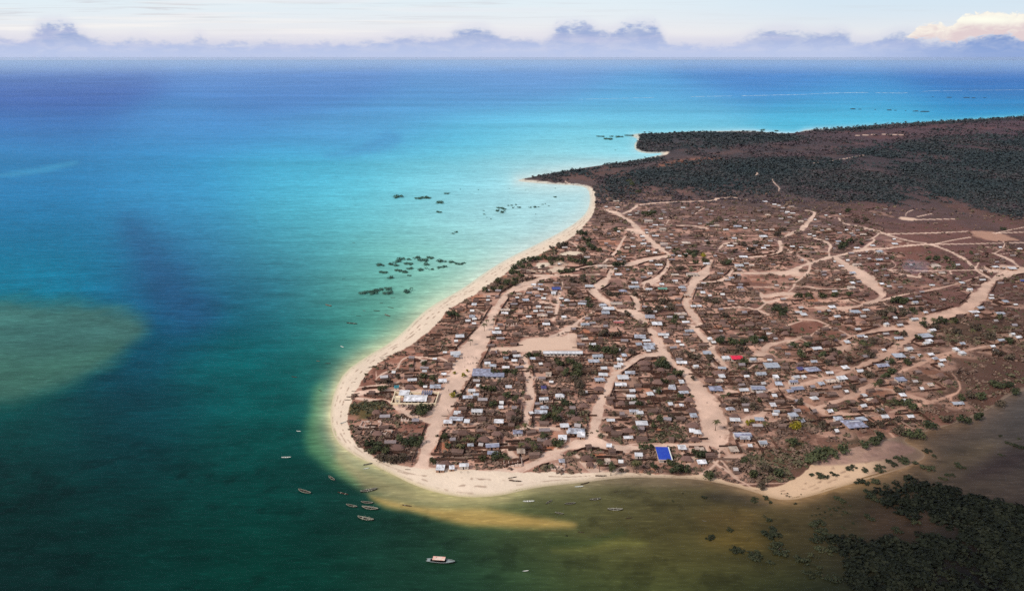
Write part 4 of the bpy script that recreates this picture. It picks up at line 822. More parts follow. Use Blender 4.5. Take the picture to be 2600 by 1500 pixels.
    spc = np.array((150, 116, 106))[None] * (.8 + .4 * fbm(x, y, 5, 3, 85))[:, None]
    bcol = bcol * (1 - sp[:, None]) + sp[:, None] * spc
    c = c * (1 - bm[:, None]) + bm[:, None] * bcol
    rough = rough * (1 - bm) + .2 * bm + .3 * sp * bm
    c = c * (1 - ((1 - bm) * (1 - rm))[:, None] * (1 - .9 * sandy)[:, None] * np.array((0, .035, .045)))
    L = lin(np.clip(c, 0, 255)) / KCAL
    Z = np.full(A.size, -3.0); Z[i] = z
    Cc = np.zeros((A.size, 3)); Cc[i] = L
    Rr = np.zeros(A.size); Rr[i] = rough
    rmf = np.zeros(A.size); rmf[i] = rm; bmf = np.zeros(A.size); bmf[i] = bm
    okm = ok.reshape(sh)
    fk = okm[:-1, :-1] & okm[1:, :-1] & okm[:-1, 1:] & okm[1:, 1:]
    av = lambda a: (lambda b: (b[:-1, :-1] + b[1:, :-1] + b[:-1, 1:] + b[1:, 1:]) / 4)(a.reshape(sh))
    isb = av(bmf) > .5; isr = (av(rmf) > .5) & ~isb
    at, fl = {'soil': Cc}, {'rough_amount': Rr}
    ZZ = Z.reshape(sh)
    grid_mesh('ground', X, Y, ZZ, fk & ~isb & ~isr, at, M_GROUND, fl)
    grid_mesh('beach', X, Y, ZZ, fk & isb, at, M_GROUND, fl)
    grid_mesh('dirt_road', X, Y, ZZ, fk & isr, at, M_GROUND, fl)
build_land(); tick('land')

# air: one closed box of thin haze round everything
def b_haze():
    m = bpy.data.materials.new('haze_air'); m.use_nodes = True
    t = NT(m.node_tree); t.n.clear()
    out = t.node('ShaderNodeOutputMaterial'); p = t.node('ShaderNodeVolumePrincipled')
    p.inputs['Color'].default_value = (.6, .76, 1.0, 1); p.inputs['Density'].default_value = 7e-6; p.inputs['Anisotropy'].default_value = .2
    t.l.new(p.outputs[0], out.inputs['Volume'])
    return m
bm = bmesh.new(); bmesh.ops.create_cube(bm, size=1.0)
me = bpy.data.meshes.new('haze'); bm.to_mesh(me); bm.free()
hz = bpy.data.objects.new('haze', me); COL.objects.link(hz)
hz.scale = (190000, 190000, 257); hz.location = (0, 0, 125.5); hz['kind'] = 'stuff'
me.materials.append(b_haze())
# ---------------------------------------------------------------- mesh writing
class MB:
    def __init__(s): s.v = []; s.f = []
    def add(s, vs, fs):
        o = len(s.v); s.v += [tuple(map(float, v)) for v in vs]; s.f += [tuple(i + o for i in f) for f in fs]
    def box(s, x0, x1, y0, y1, z0, z1):
        s.add([(x0, y0, z0), (x1, y0, z0), (x1, y1, z0), (x0, y1, z0), (x0, y0, z1), (x1, y0, z1), (x1, y1, z1), (x0, y1, z1)],
              [(3, 2, 1, 0), (4, 5, 6, 7), (0, 1, 5, 4), (1, 2, 6, 5), (2, 3, 7, 6), (3, 0, 4, 7)])
    def prism(s, prof, x0, x1):
        """profile of (y, z) run along x"""
        n = len(prof)
        s.add([(x0, y, z) for y, z in prof] + [(x1, y, z) for y, z in prof],
              [tuple(range(n)), tuple(range(2 * n - 1, n - 1, -1))] + [((i + 1) % n, i, i + n, (i + 1) % n + n) for i in range(n)])
    def tube(s, pts, rad, n=6):
        P = [Vector(p) for p in pts]; rings = []
        for i, p in enumerate(P):
            d = (P[min(i + 1, len(P) - 1)] - P[max(i - 1, 0)]).normalized()
            a = d.orthogonal().normalized(); b = d.cross(a)
            rings.append([p + (a * math.cos(k * math.tau / n) + b * math.sin(k * math.tau / n)) * rad[i] for k in range(n)])
        vs = [v for r in rings for v in r]
        fs = [(i * n + k, i * n + (k + 1) % n, (i + 1) * n + (k + 1) % n, (i + 1) * n + k) for i in range(len(P) - 1) for k in range(n)]
        fs += [tuple(range(n - 1, -1, -1)), tuple(range((len(P) - 1) * n, len(P) * n))]
        s.add(vs, fs)
    def leaf(s, c, size, nrm, asp=1.0):
        n = Vector(nrm).normalized(); a = n.orthogonal().normalized(); b = n.cross(a)
        th = random.uniform(0, math.tau); a, b = a * math.cos(th) + b * math.sin(th), b * math.cos(th) - a * math.sin(th)
        c = Vector(c); a = a * size; b = b * size * asp
        s.add([c - a - b * .6, c + a * .9 - b, c + a + b * .7, c - a * .8 + b], [(0, 1, 2, 3)])
    def mesh(s, name, m=None, smooth=False):
        me = bpy.data.meshes.new(name); me.from_pydata(s.v, [], s.f); me.update()
        me.materials.append(m)
        if smooth: me.polygons.foreach_set('use_smooth', [True] * len(me.polygons))
        return me

def obj(name, me, parent=None, m=None, loc=None, rz=None, sc=None):
    o = bpy.data.objects.new(name, me); COL.objects.link(o)
    if parent is not None: o.parent = parent
    if m is not None and o.material_slots:
        o.material_slots[0].link = 'OBJECT'; o.material_slots[0].material = m
    if loc is not None: o.location = loc
    if rz is not None: o.rotation_euler = (0, 0, rz)
    if sc is not None: o.scale = sc
    return o

def empty(name, loc, rz=0.0, sc=(1, 1, 1)):
    o = bpy.data.objects.new(name, None); COL.objects.link(o); o.location = loc; o.rotation_euler = (0, 0, rz); o.scale = sc
    o.empty_display_size = .5
    return o

def copy_tree(o, parent=None):
    c = o.copy(); COL.objects.link(c)
    if parent is not None: c.parent = parent
    for ch in list(o.children): copy_tree(ch, c)
    return c

ITEMS = []
def thing(o, text, cat, group, u, v, noun=None, lm='land'):
    """register for labelling: text is how it looks, u, v where it stands"""
    o['category'] = cat
    if group: o['group'] = group
    ITEMS.append([o, text, float(u), float(v), lm])
    return o

# ---------------------------------------------------------------- materials of the things
def simple(name, c, rough=.85, var=.25, scale=.8, spec=.2, obvar=.25, c2=None, thr=(.5, .62), scale2=.5):
    def b(t, p):
        tc = t.node('ShaderNodeTexCoord').outputs['Object']; pos = t.node('ShaderNodeNewGeometry').outputs['Position']
        rnd = t.node('ShaderNodeObjectInfo').outputs['Random']
        n = t.noise(pos, scale, 4.0, .6)
        k = t.m('MULTIPLY', t.m('MULTIPLY_ADD', t.m('SUBTRACT', n, .5), 2 * var, 1.0), t.m('MULTIPLY_ADD', t.m('SUBTRACT', rnd, .5), 2 * obvar, 1.0))
        base = tuple(rgb(*c))
        if c2 is not None:
            n2 = t.noise(pos, scale2, 3.0, .55)
            col = t.mix(t.ss(thr[0], thr[1], t.m('MULTIPLY_ADD', t.m('SUBTRACT', rnd, .5), .12, n2)), base, tuple(rgb(*c2)))
        else:
            nd = t.node('ShaderNodeRGB'); nd.outputs[0].default_value = base + (1.0,); col = nd.outputs[0]
        s = t.node('ShaderNodeVectorMath', operation='SCALE'); t.l.new(col, s.inputs[0]); t.l.new(k, s.inputs['Scale'])
        t.l.new(s.outputs[0], p.inputs['Base Color'])
        p.inputs['Roughness'].default_value = rough; p.inputs['Specular IOR Level'].default_value = spec
    return mat(name, b)

def tinrow(name, c, c2, thr=(.5, .58)):
    """weathered sheet metal: sheets of slightly different age, rust streaks"""
    def b(t, p):
        pos = t.node('ShaderNodeNewGeometry').outputs['Position']
        rnd = t.node('ShaderNodeObjectInfo').outputs['Random']
        sh = t.node('ShaderNodeTexVoronoi', feature='F1', distance='CHEBYCHEV'); sh.inputs['Scale'].default_value = .55
        t.l.new(t.vscale(pos, (1.0, .55, .3)), sh.inputs['Vector'])
        cell = t.node('ShaderNodeSeparateColor'); t.l.new(sh.outputs['Color'], cell.inputs[0])
        n = t.noise(t.vscale(pos, (2.4, .6, .6)), 1.0, 4.0, .6)
        k = t.m('MULTIPLY', t.m('MULTIPLY_ADD', t.m('SUBTRACT', cell.outputs[0], .5), .42, 1.0), t.m('MULTIPLY_ADD', t.m('SUBTRACT', n, .5), .5, 1.0))
        k = t.m('MULTIPLY', k, t.m('MULTIPLY_ADD', t.m('SUBTRACT', rnd, .6), .5, 1.0))
        r = t.noise(pos, .35, 4.0, .6)
        col = t.mix(t.m('MULTIPLY', t.ss(thr[0], thr[1], t.m('MULTIPLY_ADD', t.m('SUBTRACT', rnd, .5), .2, r)), .75), tuple(rgb(*c)), tuple(rgb(*c2)))
        s = t.node('ShaderNodeVectorMath', operation='SCALE'); t.l.new(col, s.inputs[0]); t.l.new(k, s.inputs['Scale'])
        t.l.new(s.outputs[0], p.inputs['Base Color'])
        p.inputs['Roughness'].default_value = .5; p.inputs['Specular IOR Level'].default_value = .35
    return mat(name, b)

ROOF = {'W': (tinrow('pale_sheet_metal', (228, 226, 228), (168, 160, 160), (.54, .64)), 'white tin-roofed'), 'S': (tinrow('silver_sheet_metal', (186, 190, 200), (132, 124, 128)), 'silver-grey tin-roofed'),
        'L': (tinrow('lavender_sheet_metal', (156, 158, 178), (120, 114, 126)), 'lavender-grey tin-roofed'), 'B': (tinrow('blue_sheet_metal', (74, 86, 160), (190, 192, 210), (.58, .62)), 'blue tin-roofed'),
        'G': (tinrow('green_sheet_metal', (96, 146, 126), (84, 120, 104)), 'green tin-roofed'), 'T': (tinrow('teal_sheet_metal', (44, 128, 140), (50, 100, 108)), 'teal tin-roofed'),
        'P': (tinrow('purple_sheet_metal', (84, 74, 126), (64, 56, 92)), 'dark purple-roofed'), 'R': (tinrow('faded_red_sheet_metal', (186, 104, 98), (160, 104, 94)), 'faded pink-red roofed'),
        'Y': (tinrow('yellow_sheet_metal', (206, 198, 90), (190, 186, 130)), 'yellow-roofed'), 'O': (tinrow('sandy_roofing', (206, 184, 166), (160, 136, 122)), 'pale sand-coloured roofed'),
        'K': (simple('dry_thatch', (120, 94, 86), .95, .35, 1.6, .05, .22), 'brown thatched')}
M_BRIGHTRED = tinrow('red_painted_roof', (218, 30, 66), (190, 48, 70), (.56, .66))
M_BRIGHTBLUE = simple('blue_painted_roof', (24, 62, 178), .55, .12, .9, .3, 0, (34, 72, 182), (.48, .6), .5)
M_MUD = simple('mud_wall', (176, 142, 122), .95, .2, .8, .1, .2, (150, 116, 98), (.5, .64))
M_CEMENT = simple('cement_wall', (210, 196, 184), .9, .15, .8, .15, .15)
M_CREAM = simple('cream_plaster', (255, 234, 200), .85, .08, .6, .2, 0)
M_DARK = simple('dark_opening', (44, 34, 32), .8, .1, 1, .1, .1)
M_RIDGE = simple('ridge_cap', (214, 212, 214), .6, .1, 1, .3, .2)
M_REED = simple('reed_fence_brown', (92, 66, 56), .95, .35, 1.4, .05, .25, (120, 92, 78), (.56, .66))
M_RUIN = simple('bare_block_wall', (226, 200, 184), .9, .2, 1.0, .1, .1)
M_BARK = simple('grey_brown_bark', (110, 92, 80), .95, .3, 2.0, .05, .2)
def leafmat(name, c, c2): return simple(name, c, .8, .42, .55, .15, .3, c2, (.44, .6), .9)
M_LEAF = {'g': leafmat('olive_leaves', (84, 84, 54), (64, 70, 48)), 'd': leafmat('dark_green_leaves', (64, 70, 48), (76, 78, 52)), 'b': leafmat('dry_grey_leaves', (96, 82, 68), (76, 68, 54)), 'y': leafmat('yellow_leaves', (168, 150, 44), (120, 112, 44))}
M_PALM = leafmat('palm_fronds', (72, 72, 46), (92, 84, 54))
M_MANG = leafmat('mangrove_leaves', (84, 120, 104), (62, 98, 86)); M_MANG2 = leafmat('dark_mangrove_leaves', (52, 58, 40), (66, 66, 44))
M_ROCK = simple('wet_dark_rock', (48, 66, 76), .8, .3, .3, .2, .2)
M_WHITEP = simple('white_boat_paint', (226, 226, 216), .6, .1, 1, .3, .05); M_HULL = simple('weathered_dark_planks', (66, 60, 54), .85, .3, 1.2, .15, .2)
M_RIM = simple('pale_weathered_rim', (196, 190, 170), .8, .2, 1.2, .15, .15); M_LOG = simple('dugout_log', (84, 66, 58), .9, .3, 1.2, .1, .25)
M_GREYB = simple('grey_blue_boat_paint', (150, 160, 158), .6, .15, 1, .3, 0); M_CORAL = simple('coral_canopy', (242, 186, 168), .7, .08, .6, .2, 0, (236, 214, 196), (.5, .6), .5)
M_SKIN = simple('figure_in_dark_cloth', (70, 52, 50), .9, .3, 3.0, .1, .4)
M_SLAT = simple('grey_slats', (120, 118, 136), .6, .15, 1, .3, 0)
M_FOAM = simple('white_surf', (204, 230, 242), .9, .2, .02, .1, 0)
M_WOODS = None

def tintmat(name, stops):
    def b(t, p):
        a = t.node('ShaderNodeAttribute', attribute_name='clump').outputs['Fac']
        r = t.node('ShaderNodeValToRGB'); cr = r.color_ramp
        while len(cr.elements) < len(stops): cr.elements.new(.5)
        for e, (q, c) in zip(cr.elements, stops): e.position = q; e.color = tuple(rgb(*c)) + (1.0,)
        t.l.new(a, r.inputs[0])
        n = t.noise(t.node('ShaderNodeNewGeometry').outputs['Position'], .9, 3.0, .6)
        s = t.node('ShaderNodeVectorMath', operation='SCALE'); t.l.new(r.outputs[0], s.inputs[0]); t.l.new(t.m('MULTIPLY_ADD', t.m('SUBTRACT', n, .5), .9, 1.0), s.inputs['Scale'])
        t.l.new(s.outputs[0], p.inputs['Base Color']); p.inputs['Roughness'].default_value = .9; p.inputs['Specular IOR Level'].default_value = .1
    return mat(name, b)
M_SCRUB = tintmat('scrub_leaves', [(0, (116, 94, 82)), (.35, (134, 108, 94)), (.6, (106, 96, 74)), (.8, (82, 84, 60)), (1, (150, 122, 106))])
M_FOREST = tintmat('forest_leaves', [(0, (56, 66, 68)), (.45, (68, 72, 72)), (.75, (80, 74, 74)), (1, (94, 78, 82))])
M_MFOREST = tintmat('mangrove_forest_leaves', [(0, (22, 26, 20)), (.5, (32, 36, 26)), (1, (44, 46, 34))])

# ---------------------------------------------------------------- clump fields (masses nobody could count)
def clump_field(name, x, y, z, rad, hgt, tint, material, nq, label, up=.35):
    """many loose tufts of leaf faces in one mesh"""
    n = len(x)
    if n == 0: return
    m = n * nq
    th = rng.uniform(0, 2 * np.pi, m); rr = np.sqrt(rng.uniform(0, 1, m)) * .85
    zz = rng.uniform(.12, 1, m) * np.sqrt(np.maximum(1 - rr ** 2, .05))
    R_ = np.repeat(rad, nq); H_ = np.repeat(hgt, nq)
    cx = np.repeat(x, nq) + np.cos(th) * rr * R_; cyy = np.repeat(y, nq) + np.sin(th) * rr * R_; cz = np.repeat(z, nq) + zz * H_
    nx = np.cos(th) * rr + rng.normal(0, .45, m); ny = np.sin(th) * rr + rng.normal(0, .45, m); nz = np.abs(zz + rng.normal(up, .35, m)) + .05
    N = np.stack([nx, ny, nz], -1); N /= np.linalg.norm(N, axis=1)[:, None]
    ref = rng.normal(0, 1, (m, 3)); A = np.cross(N, ref); A /= np.linalg.norm(A, axis=1)[:, None] + 1e-9; B = np.cross(N, A)
    s = (R_ * (1.25 / math.sqrt(nq)) * rng.uniform(.55, 1.15, m))[:, None]
    C = np.stack([cx, cyy, cz], -1)
    V = np.stack([C - A * s - B * s * .7, C + A * s * .9 - B * s, C + A * s + B * s * .8, C - A * s * .8 + B * s], 1).reshape(-1, 3)
    me = bpy.data.meshes.new(name); nv = len(V)
    me.vertices.add(nv); me.vertices.foreach_set('co', V.astype(np.float32).ravel())
    me.loops.add(nv); me.loops.foreach_set('vertex_index', np.arange(nv, dtype=np.int32))
    me.polygons.add(m); me.polygons.foreach_set('loop_start', np.arange(0, nv, 4, dtype=np.int32))
    me.update(calc_edges=True)
    at = me.attributes.new('clump', 'FLOAT', 'POINT'); at.data.foreach_set('value', np.repeat(np.repeat(tint, nq), 4).astype(np.float32))
    me.materials.append(material)
    o = bpy.data.objects.new(name, me); COL.objects.link(o); o['kind'] = 'stuff'; o['label'] = label
    return o

def field_points(n, az0, az1, d0, d1):
    a = np.radians(rng.uniform(az0, az1, n)); d = np.radians(rng.uniform(d0, d1, n))
    r = CAM_H / np.tan(d); return r * np.sin(a), r * np.cos(a)

def masses():
    # scrub between the houses
    x, y = field_points(150000, -16, 42, 9.5, 36)
    u, v = proj(x, y, 0)
    k = (u < 2900) & (v > 470) & inside(u, v, VEG); x, y, u, v = x[k], y[k], u[k], v[k]
    den = sstep(.44, .6, fbm(x, y, 13, 3, 91)) * .8 + sstep(.5, .66, fbm(x, y, 45, 3, 92)) * .5 + .05
    plain = sdist(u, v, polysrc('E', [(850, 380), (1300, 400), (2184, 500), (2600, 600), (2600, 760), (1800, 720), (1400, 790), (900, 770), (780, 640), (900, 600)]))
    den *= 1 - .85 * sstep(-10, 20, plain)
    for poly, kind, soft, st in PATCHW:
        if kind in ('sand', 'pale', 'tan', 'red', 'dry', 'soil'):
            den[inside(x, y, poly)] *= .3 if kind == 'dry' else (.0 if kind in ('sand', 'pale') else .08)
        if kind in ('brush', 'green'): den[inside(x, y, poly)] *= 2.0
    g = greenness(u, v); den *= 1 - g
    k = rng.uniform(0, 1, len(x)) < den * .45; x, y, u, v = x[k], y[k], u[k], v[k]
    rd = road_depth(x, y); hd = house_dist(x, y)
    k = ((rd < -1.0) | ((rd < 2.5) & (rng.uniform(0, 1, len(x)) < .05))) & (hd > 4.5); x, y, u, v = x[k], y[k], u[k], v[k]
    mp = slant(x, y) / F_PX
    rad = rng.uniform(.7, 1.9, len(x)) * (1 + .5 * (mp > .45)) * np.where(rng.uniform(0, 1, len(x)) < .12, 1.6, 1); tint = np.clip(fbm(x, y, 28, 3, 93) * 1.5 - .4 + rng.normal(0, .16, len(x)), 0, 1)
    gp = np.zeros(len(x), bool)
    for poly, kind, soft, st in PATCHW:
        if kind == 'green': gp |= inside(x, y, poly)
    tint[gp] = rng.uniform(.62, .8, gp.sum())
    clump_field('scrub', x, y, ground_z(x, y) - .1, rad, rad * rng.uniform(.7, 1.15, len(x)), tint, M_SCRUB, 7, 'dry brown and olive scrub growing between the yards')
    print('scrub', len(x))
    # the far woods
    x, y = field_points(170000, -3, 42, 3.35, 13)
    u, v = proj(x, y, 0)
    k = (u > 1200) & (u < 3100) & inside(u, v, VEG); x, y, u, v = x[k], y[k], u[k], v[k]
    g = greenness(u, v)
    den = g * sstep(.3, .55, fbm(x, y * .7, 110, 4, 95)) + .34 * sstep(.42, .62, fbm(x, y * .7, 50, 4, 96)) * (v < 520)
    coastal = sdist(u, v, FOREST[3]); den = np.maximum(den, sstep(-2, 2, coastal))
    k = rng.uniform(0, 1, len(x)) < den * .95; x, y, u, v, coastal = x[k], y[k], u[k], v[k], coastal[k]
    k = road_depth(x, y) < -2; x, y, u, v, coastal = x[k], y[k], u[k], v[k], coastal[k]
    mp = slant(x, y) / F_PX
    rad = rng.uniform(1.5, 3.3, len(x)) ** 1.1 * np.clip(mp / .75, .85, 1.8); hg = rad * rng.uniform(.9, 1.5, len(x)) + 4.0 * (coastal > -3)
    tint = np.clip(fbm(x, y, 140, 3, 97) * 1.4 - .35 + rng.normal(0, .15, len(x)) + .4 * (greenness(u, v) < .3), 0, 1)
    clump_field('forest', x, y, ground_z(x, y) - .2, rad, hg, tint, M_FOREST, 5, 'dark low forest covering the far headland', 1.1)
    print('forest', len(x))
    # the mangrove wood in the near creek
    MF = polysrc('J', [(1000, 560), (1060, 520), (1250, 510), (1500, 490), (1750, 440), (1900, 405), (2200, 340), (2524, 235), (2900, 150), (3100, 1800), (1000, 1800), (860, 1420), (800, 1350), (850, 1200), (1000, 1020),
                       (1300, 995), (1600, 965), (1800, 870), (1680, 775), (1450, 740), (1250, 660), (1180, 620)])
    x, y = field_points(90000, 14, 44, 28, 46)
    u, v = proj(x, y, 0)
    wob = (fbm(x, y, 18, 4, 98) - .5) * 190
    d = sdist(u + wob, v + wob * .6, MF)
    low = sstep(1330, 1480, v)
    k = (d > -12) & (rng.uniform(0, 1, len(x)) < .42 * sstep(-14, 70, d) * np.where(fbm(x, y, 17, 3, 99) > .36 + .1 * low, 1, .15)); x, y = x[k], y[k]
    rad = 1.0 + 3.2 * rng.uniform(0, 1, len(x)) ** 1.8; tint = rng.uniform(0, 1, len(x)) ** 1.2
    clump_field('mangrove_forest', x, y, np.full(len(x), -.1), rad, rad * rng.uniform(.8, 1.2, len(x)), tint, M_MFOREST, 26, 'dark mangrove wood filling the creek mouth', .5)
    print('mangrove', len(x))
masses(); tick('masses')

# ---------------------------------------------------------------- houses
def slab(mb, prof, x0, x1, th=.1):
    """a bent sheet: profile (y, z), given thickness downwards"""
    up = prof; dn = [(y, z - th) for y, z in reversed(prof)]
    mb.prism(up + dn, x0, x1)

def house_meshes():
    H = {}
    w = MB(); w.prism([(-.42, 0), (.42, 0), (.42, 2.5), (0, 3.35), (-.42, 2.5)], -.46, .46)
    r = MB(); slab(r, [(-.5, 2.4), (0, 3.55), (.5, 2.4)], -.5, .5)
    k = MB(); k.prism([(-.05, 3.5), (.05, 3.5), (.05, 3.6), (0, 3.66), (-.05, 3.6)], -.505, .505)
    H['gable'] = (w.mesh('gable_wall', M_MUD), r.mesh('gable_roof', ROOF['W'][0]), k.mesh('gable_ridge', M_RIDGE))
    w = MB(); w.prism([(-.42, 0), (.42, 0), (.42, 3.0), (-.42, 2.3)], -.46, .46)
    r = MB(); slab(r, [(-.52, 2.3), (.52, 3.25)], -.5, .5)
    H['shed'] = (w.mesh('shed_wall', M_MUD), r.mesh('shed_roof', ROOF['W'][0]), None)
    w = MB(); w.box(-.45, .45, -.42, .42, 0, 2.5)
    r = MB(); r.add([(-.5, -.5, 2.4), (.5, -.5, 2.4), (.5, .5, 2.4), (-.5, .5, 2.4), (-.24, 0, 4.0), (.24, 0, 4.0)], [(3, 2, 1, 0), (0, 1, 5, 4), (1, 2, 5), (2, 3, 4, 5), (3, 0, 4)])
    k = MB(); k.box(-.25, .25, -.03, .03, 3.95, 4.06)
    H['hip'] = (w.mesh('hip_wall', M_MUD), r.mesh('hip_roof', ROOF['W'][0]), k.mesh('hip_ridge', M_RIDGE))
    for q in range(3):
        rd = random.Random(q)
        w = MB(); w.box(-.42, .42, -.38, .38, 0, 2.1)
        r = MB(); n = 14; rows = [(1.0, 1.7), (.74, 2.5), (.5, 3.25), (.26, 3.95)]
        vs = []
        for s_, z in rows:
            for i in range(n):
                a = i / n * math.tau; ca, sa = math.cos(a), math.sin(a)
                e = max(abs(ca), abs(sa)) ** .6
                vs.append((ca / e * (.5 * (.35 + .65 * s_)) * rd.uniform(.95, 1.05), sa / e * .52 * s_ * rd.uniform(.94, 1.06), z + rd.uniform(-.1, .1)))
        fs = [(a * n + i, a * n + (i + 1) % n, (a + 1) * n + (i + 1) % n, (a + 1) * n + i) for a in range(3) for i in range(n)] + [tuple(range(3 * n, 4 * n)), tuple(range(n - 1, -1, -1))]
        r.add(vs, fs)
        H['thatch%d' % q] = (w.mesh('hut_wall', M_MUD), r.mesh('hut_roof', ROOF['K'][0]), None)
    d = MB(); d.box(-.12, .0, -.432, -.415, 0, 1.95); H['door'] = d.mesh('house_door', M_DARK)
    for i, (a, b) in enumerate(((.16, .27), (-.36, -.25))):
        d = MB(); d.box(a, b, -.432, -.415, 1.0, 1.75); H['win%d' % i] = d.mesh('house_window', M_DARK)
    d = MB(); d.box(-.1, .02, -.392, -.375, 0, 1.7); H['hutdoor'] = d.mesh('hut_door', M_DARK)
    return H
HM = house_meshes()

def place_house(h, i):
    rd = random.Random(i * 13 + 5)
    w = max(2.2, h['w'] * .9); c = h['c']
    thatch = c == 'K'
    if thatch: st = 'thatch%d' % rd.randrange(3)
    elif c in 'TP': st = 'shed'
    else: st = rd.choices(['gable', 'shed', 'hip'], [.5, .4, .1])[0]
    if w < 4: st = 'shed' if not thatch else st
    d = h.get('d') or min(9.5, max(2.6, w * rd.uniform(.5, .72) if w > 6 else w * rd.uniform(.75, 1.0)))
    rz = {'C': R(rd.uniform(4, 20)), 'E': R(rd.uniform(-8, 12))}.get(h['reg'], R(rd.uniform(-7, 7)))
    hs = rd.uniform(.85, 1.1) if w > 4 else .8
    x, y = h['x'], h['y']
    z = float(ground_z(x, y)[0])
    px = w * F_PX / float(slant(x, y)) * 1024 / 2600
    o = empty('thatched_hut' if thatch else 'tin_roof_house', (x, y, z - .05), rz, (w, d, hs))
    wm, rm, km = HM[st]
    obj('wall', wm, o, rd.choice([M_MUD, M_MUD, M_CEMENT]) if not thatch else M_MUD)
    rf = obj('roof', rm, o, ROOF[c][0])
    obj('door', HM['hutdoor'] if thatch else HM['door'], o)
    if km is not None and px > 6: obj('ridge_cap', km, rf)
    if not thatch and px > 6.5:
        obj('window', HM['win0'], o)
        if w > 7: obj('window', HM['win1'], o)
    size = 'small ' if w < 5.5 else ('long ' if w > 13 else '')
    tail = 'hut' if thatch else {'shed': 'house', 'gable': 'house', 'hip': 'house'}[st]
    thing(o, size + ROOF[c][1] + ' ' + tail, 'hut' if thatch else 'house', 'thatched huts of the village' if thatch else 'tin-roofed houses of the village', h['u'], h['v'])
    return o

# more thatched huts in the yards, wherever the survey left gaps
def extra_huts(n):
    k = 0; tries = 0
    while k < n and tries < 4000:
        tries += 1
        u, v = random.uniform(950, 2450), random.uniform(640, 1150)
        x, y = map(float, unproj(u, v, 3.0))
        uu, vv = np.array([u]), np.array([v])
        if sdist(uu, vv, VEG)[0] < 14 or road_depth(np.array([x]), np.array([y]))[0] > -5: continue
        if min(abs(u - h['u']) + 2 * abs(v - h['v']) for h in HLIST) < 26 or min(math.dist((x, y), q) for q in SPECIALS) < 15: continue
        if any(inside(np.array([x]), np.array([y]), p)[0] for p, kind, s_, st in PATCHW if kind in ('sand', 'dry', 'brush', 'green', 'pale')): continue
        if fbm(np.array([x]), np.array([y]), 60, 3, 120)[0] < .46: continue
        HLIST.append({'u': u, 'v': v, 'x': x, 'y': y, 'w': random.uniform(7, 11), 'c': 'K', 'reg': 'C' if u > 2000 else 'B'})
        k += 1
extra_huts(75)
tick('huts')
_tin = sorted([h for h in HLIST if h['c'] != 'K'], key=lambda h: -h['w'] * F_PX / float(slant(h['x'], h['y'])))
REST = _tin[295:]
HLIST = [h for h in HLIST if h['c'] == 'K'] + _tin[:295]
for i, h in enumerate(HLIST): place_house(h, i)
tick('houses')
print('houses', len(HLIST), sum(h['c'] == 'K' for h in HLIST))

def gpt(reg, x, y, zz=2.0):
    X, Y = world(reg, x, y, zz); return float(X), float(Y)

def special(name, reg, x, y, w, d, hs, st, roofm, wallm, text, cat, rz=0.0, zz=3.5, nwin=0):
    X, Y = gpt(reg, x, y, zz); u, v = src(reg, x, y)
    o = empty(name, (X, Y, float(ground_z(X, Y)[0]) - .05), rz)
    wm, rm, km = HM[st]; sc = (w, d, hs)
    obj('wall', wm, o, wallm, sc=sc); rf = obj('roof', rm, o, roofm, sc=sc)
    if km is not None: obj('ridge_cap', km, o, roofm if roofm in (M_BRIGHTRED, M_BRIGHTBLUE) else M_RIDGE, sc=(w, d, hs))
    for k in range(nwin):
        b = MB(); t = -.42 + .84 * (k + .5) / nwin; ww = .84 / nwin * .27
        b.box((t - ww) * w, (t + ww) * w, -.428 * d - .01, -.415 * d, .9 * hs, 2.0 * hs); obj('window', b.mesh('long_window', M_DARK), o)
    b = MB(); b.box(-.02 * w, -.02 * w + 1.1, -.426 * d - .03, -.415 * d, 0, 2.0); obj('door', b.mesh('long_door', M_DARK), o)
    o['category'] = cat; o['label'] = text
    return o
special('school_building', 'B', 100, 236, 56 * .62, 6.5, 1.05, 'gable', ROOF['W'][0], M_CEMENT, 'long white building with a row of dark windows beside the sand square', 'school', 0, 3.0, 9)
special('red_roofed_house', 'B', 1625, 277, 10.2, 9, 1.0, 'gable', M_BRIGHTRED, M_CEMENT, 'house with a bright crimson roof between two white roofs', 'house', R(2), 3.2, 2)
special('large_house', 'A', 1465, 360, 15, 12, 1.1, 'shed', ROOF['L'][0], M_CEMENT, 'large blue-grey roofed house at the edge of the wide west street', 'house', R(-3), 3.4, 3)
special('large_house', 'A', 1588, 386, 15.5, 6, 1.0, 'shed', ROOF['L'][0], M_CEMENT, 'long low blue-grey roof joined behind the large house by the west street', 'house', R(-2), 2.8, 3)
special('hipped_roof_house', 'C', 490, 953, 15, 12, 1.15, 'hip', ROOF['L'][0], M_MUD, 'big hipped bluish metal roof with white patches near the creek', 'house', R(8), 3.6, 3)

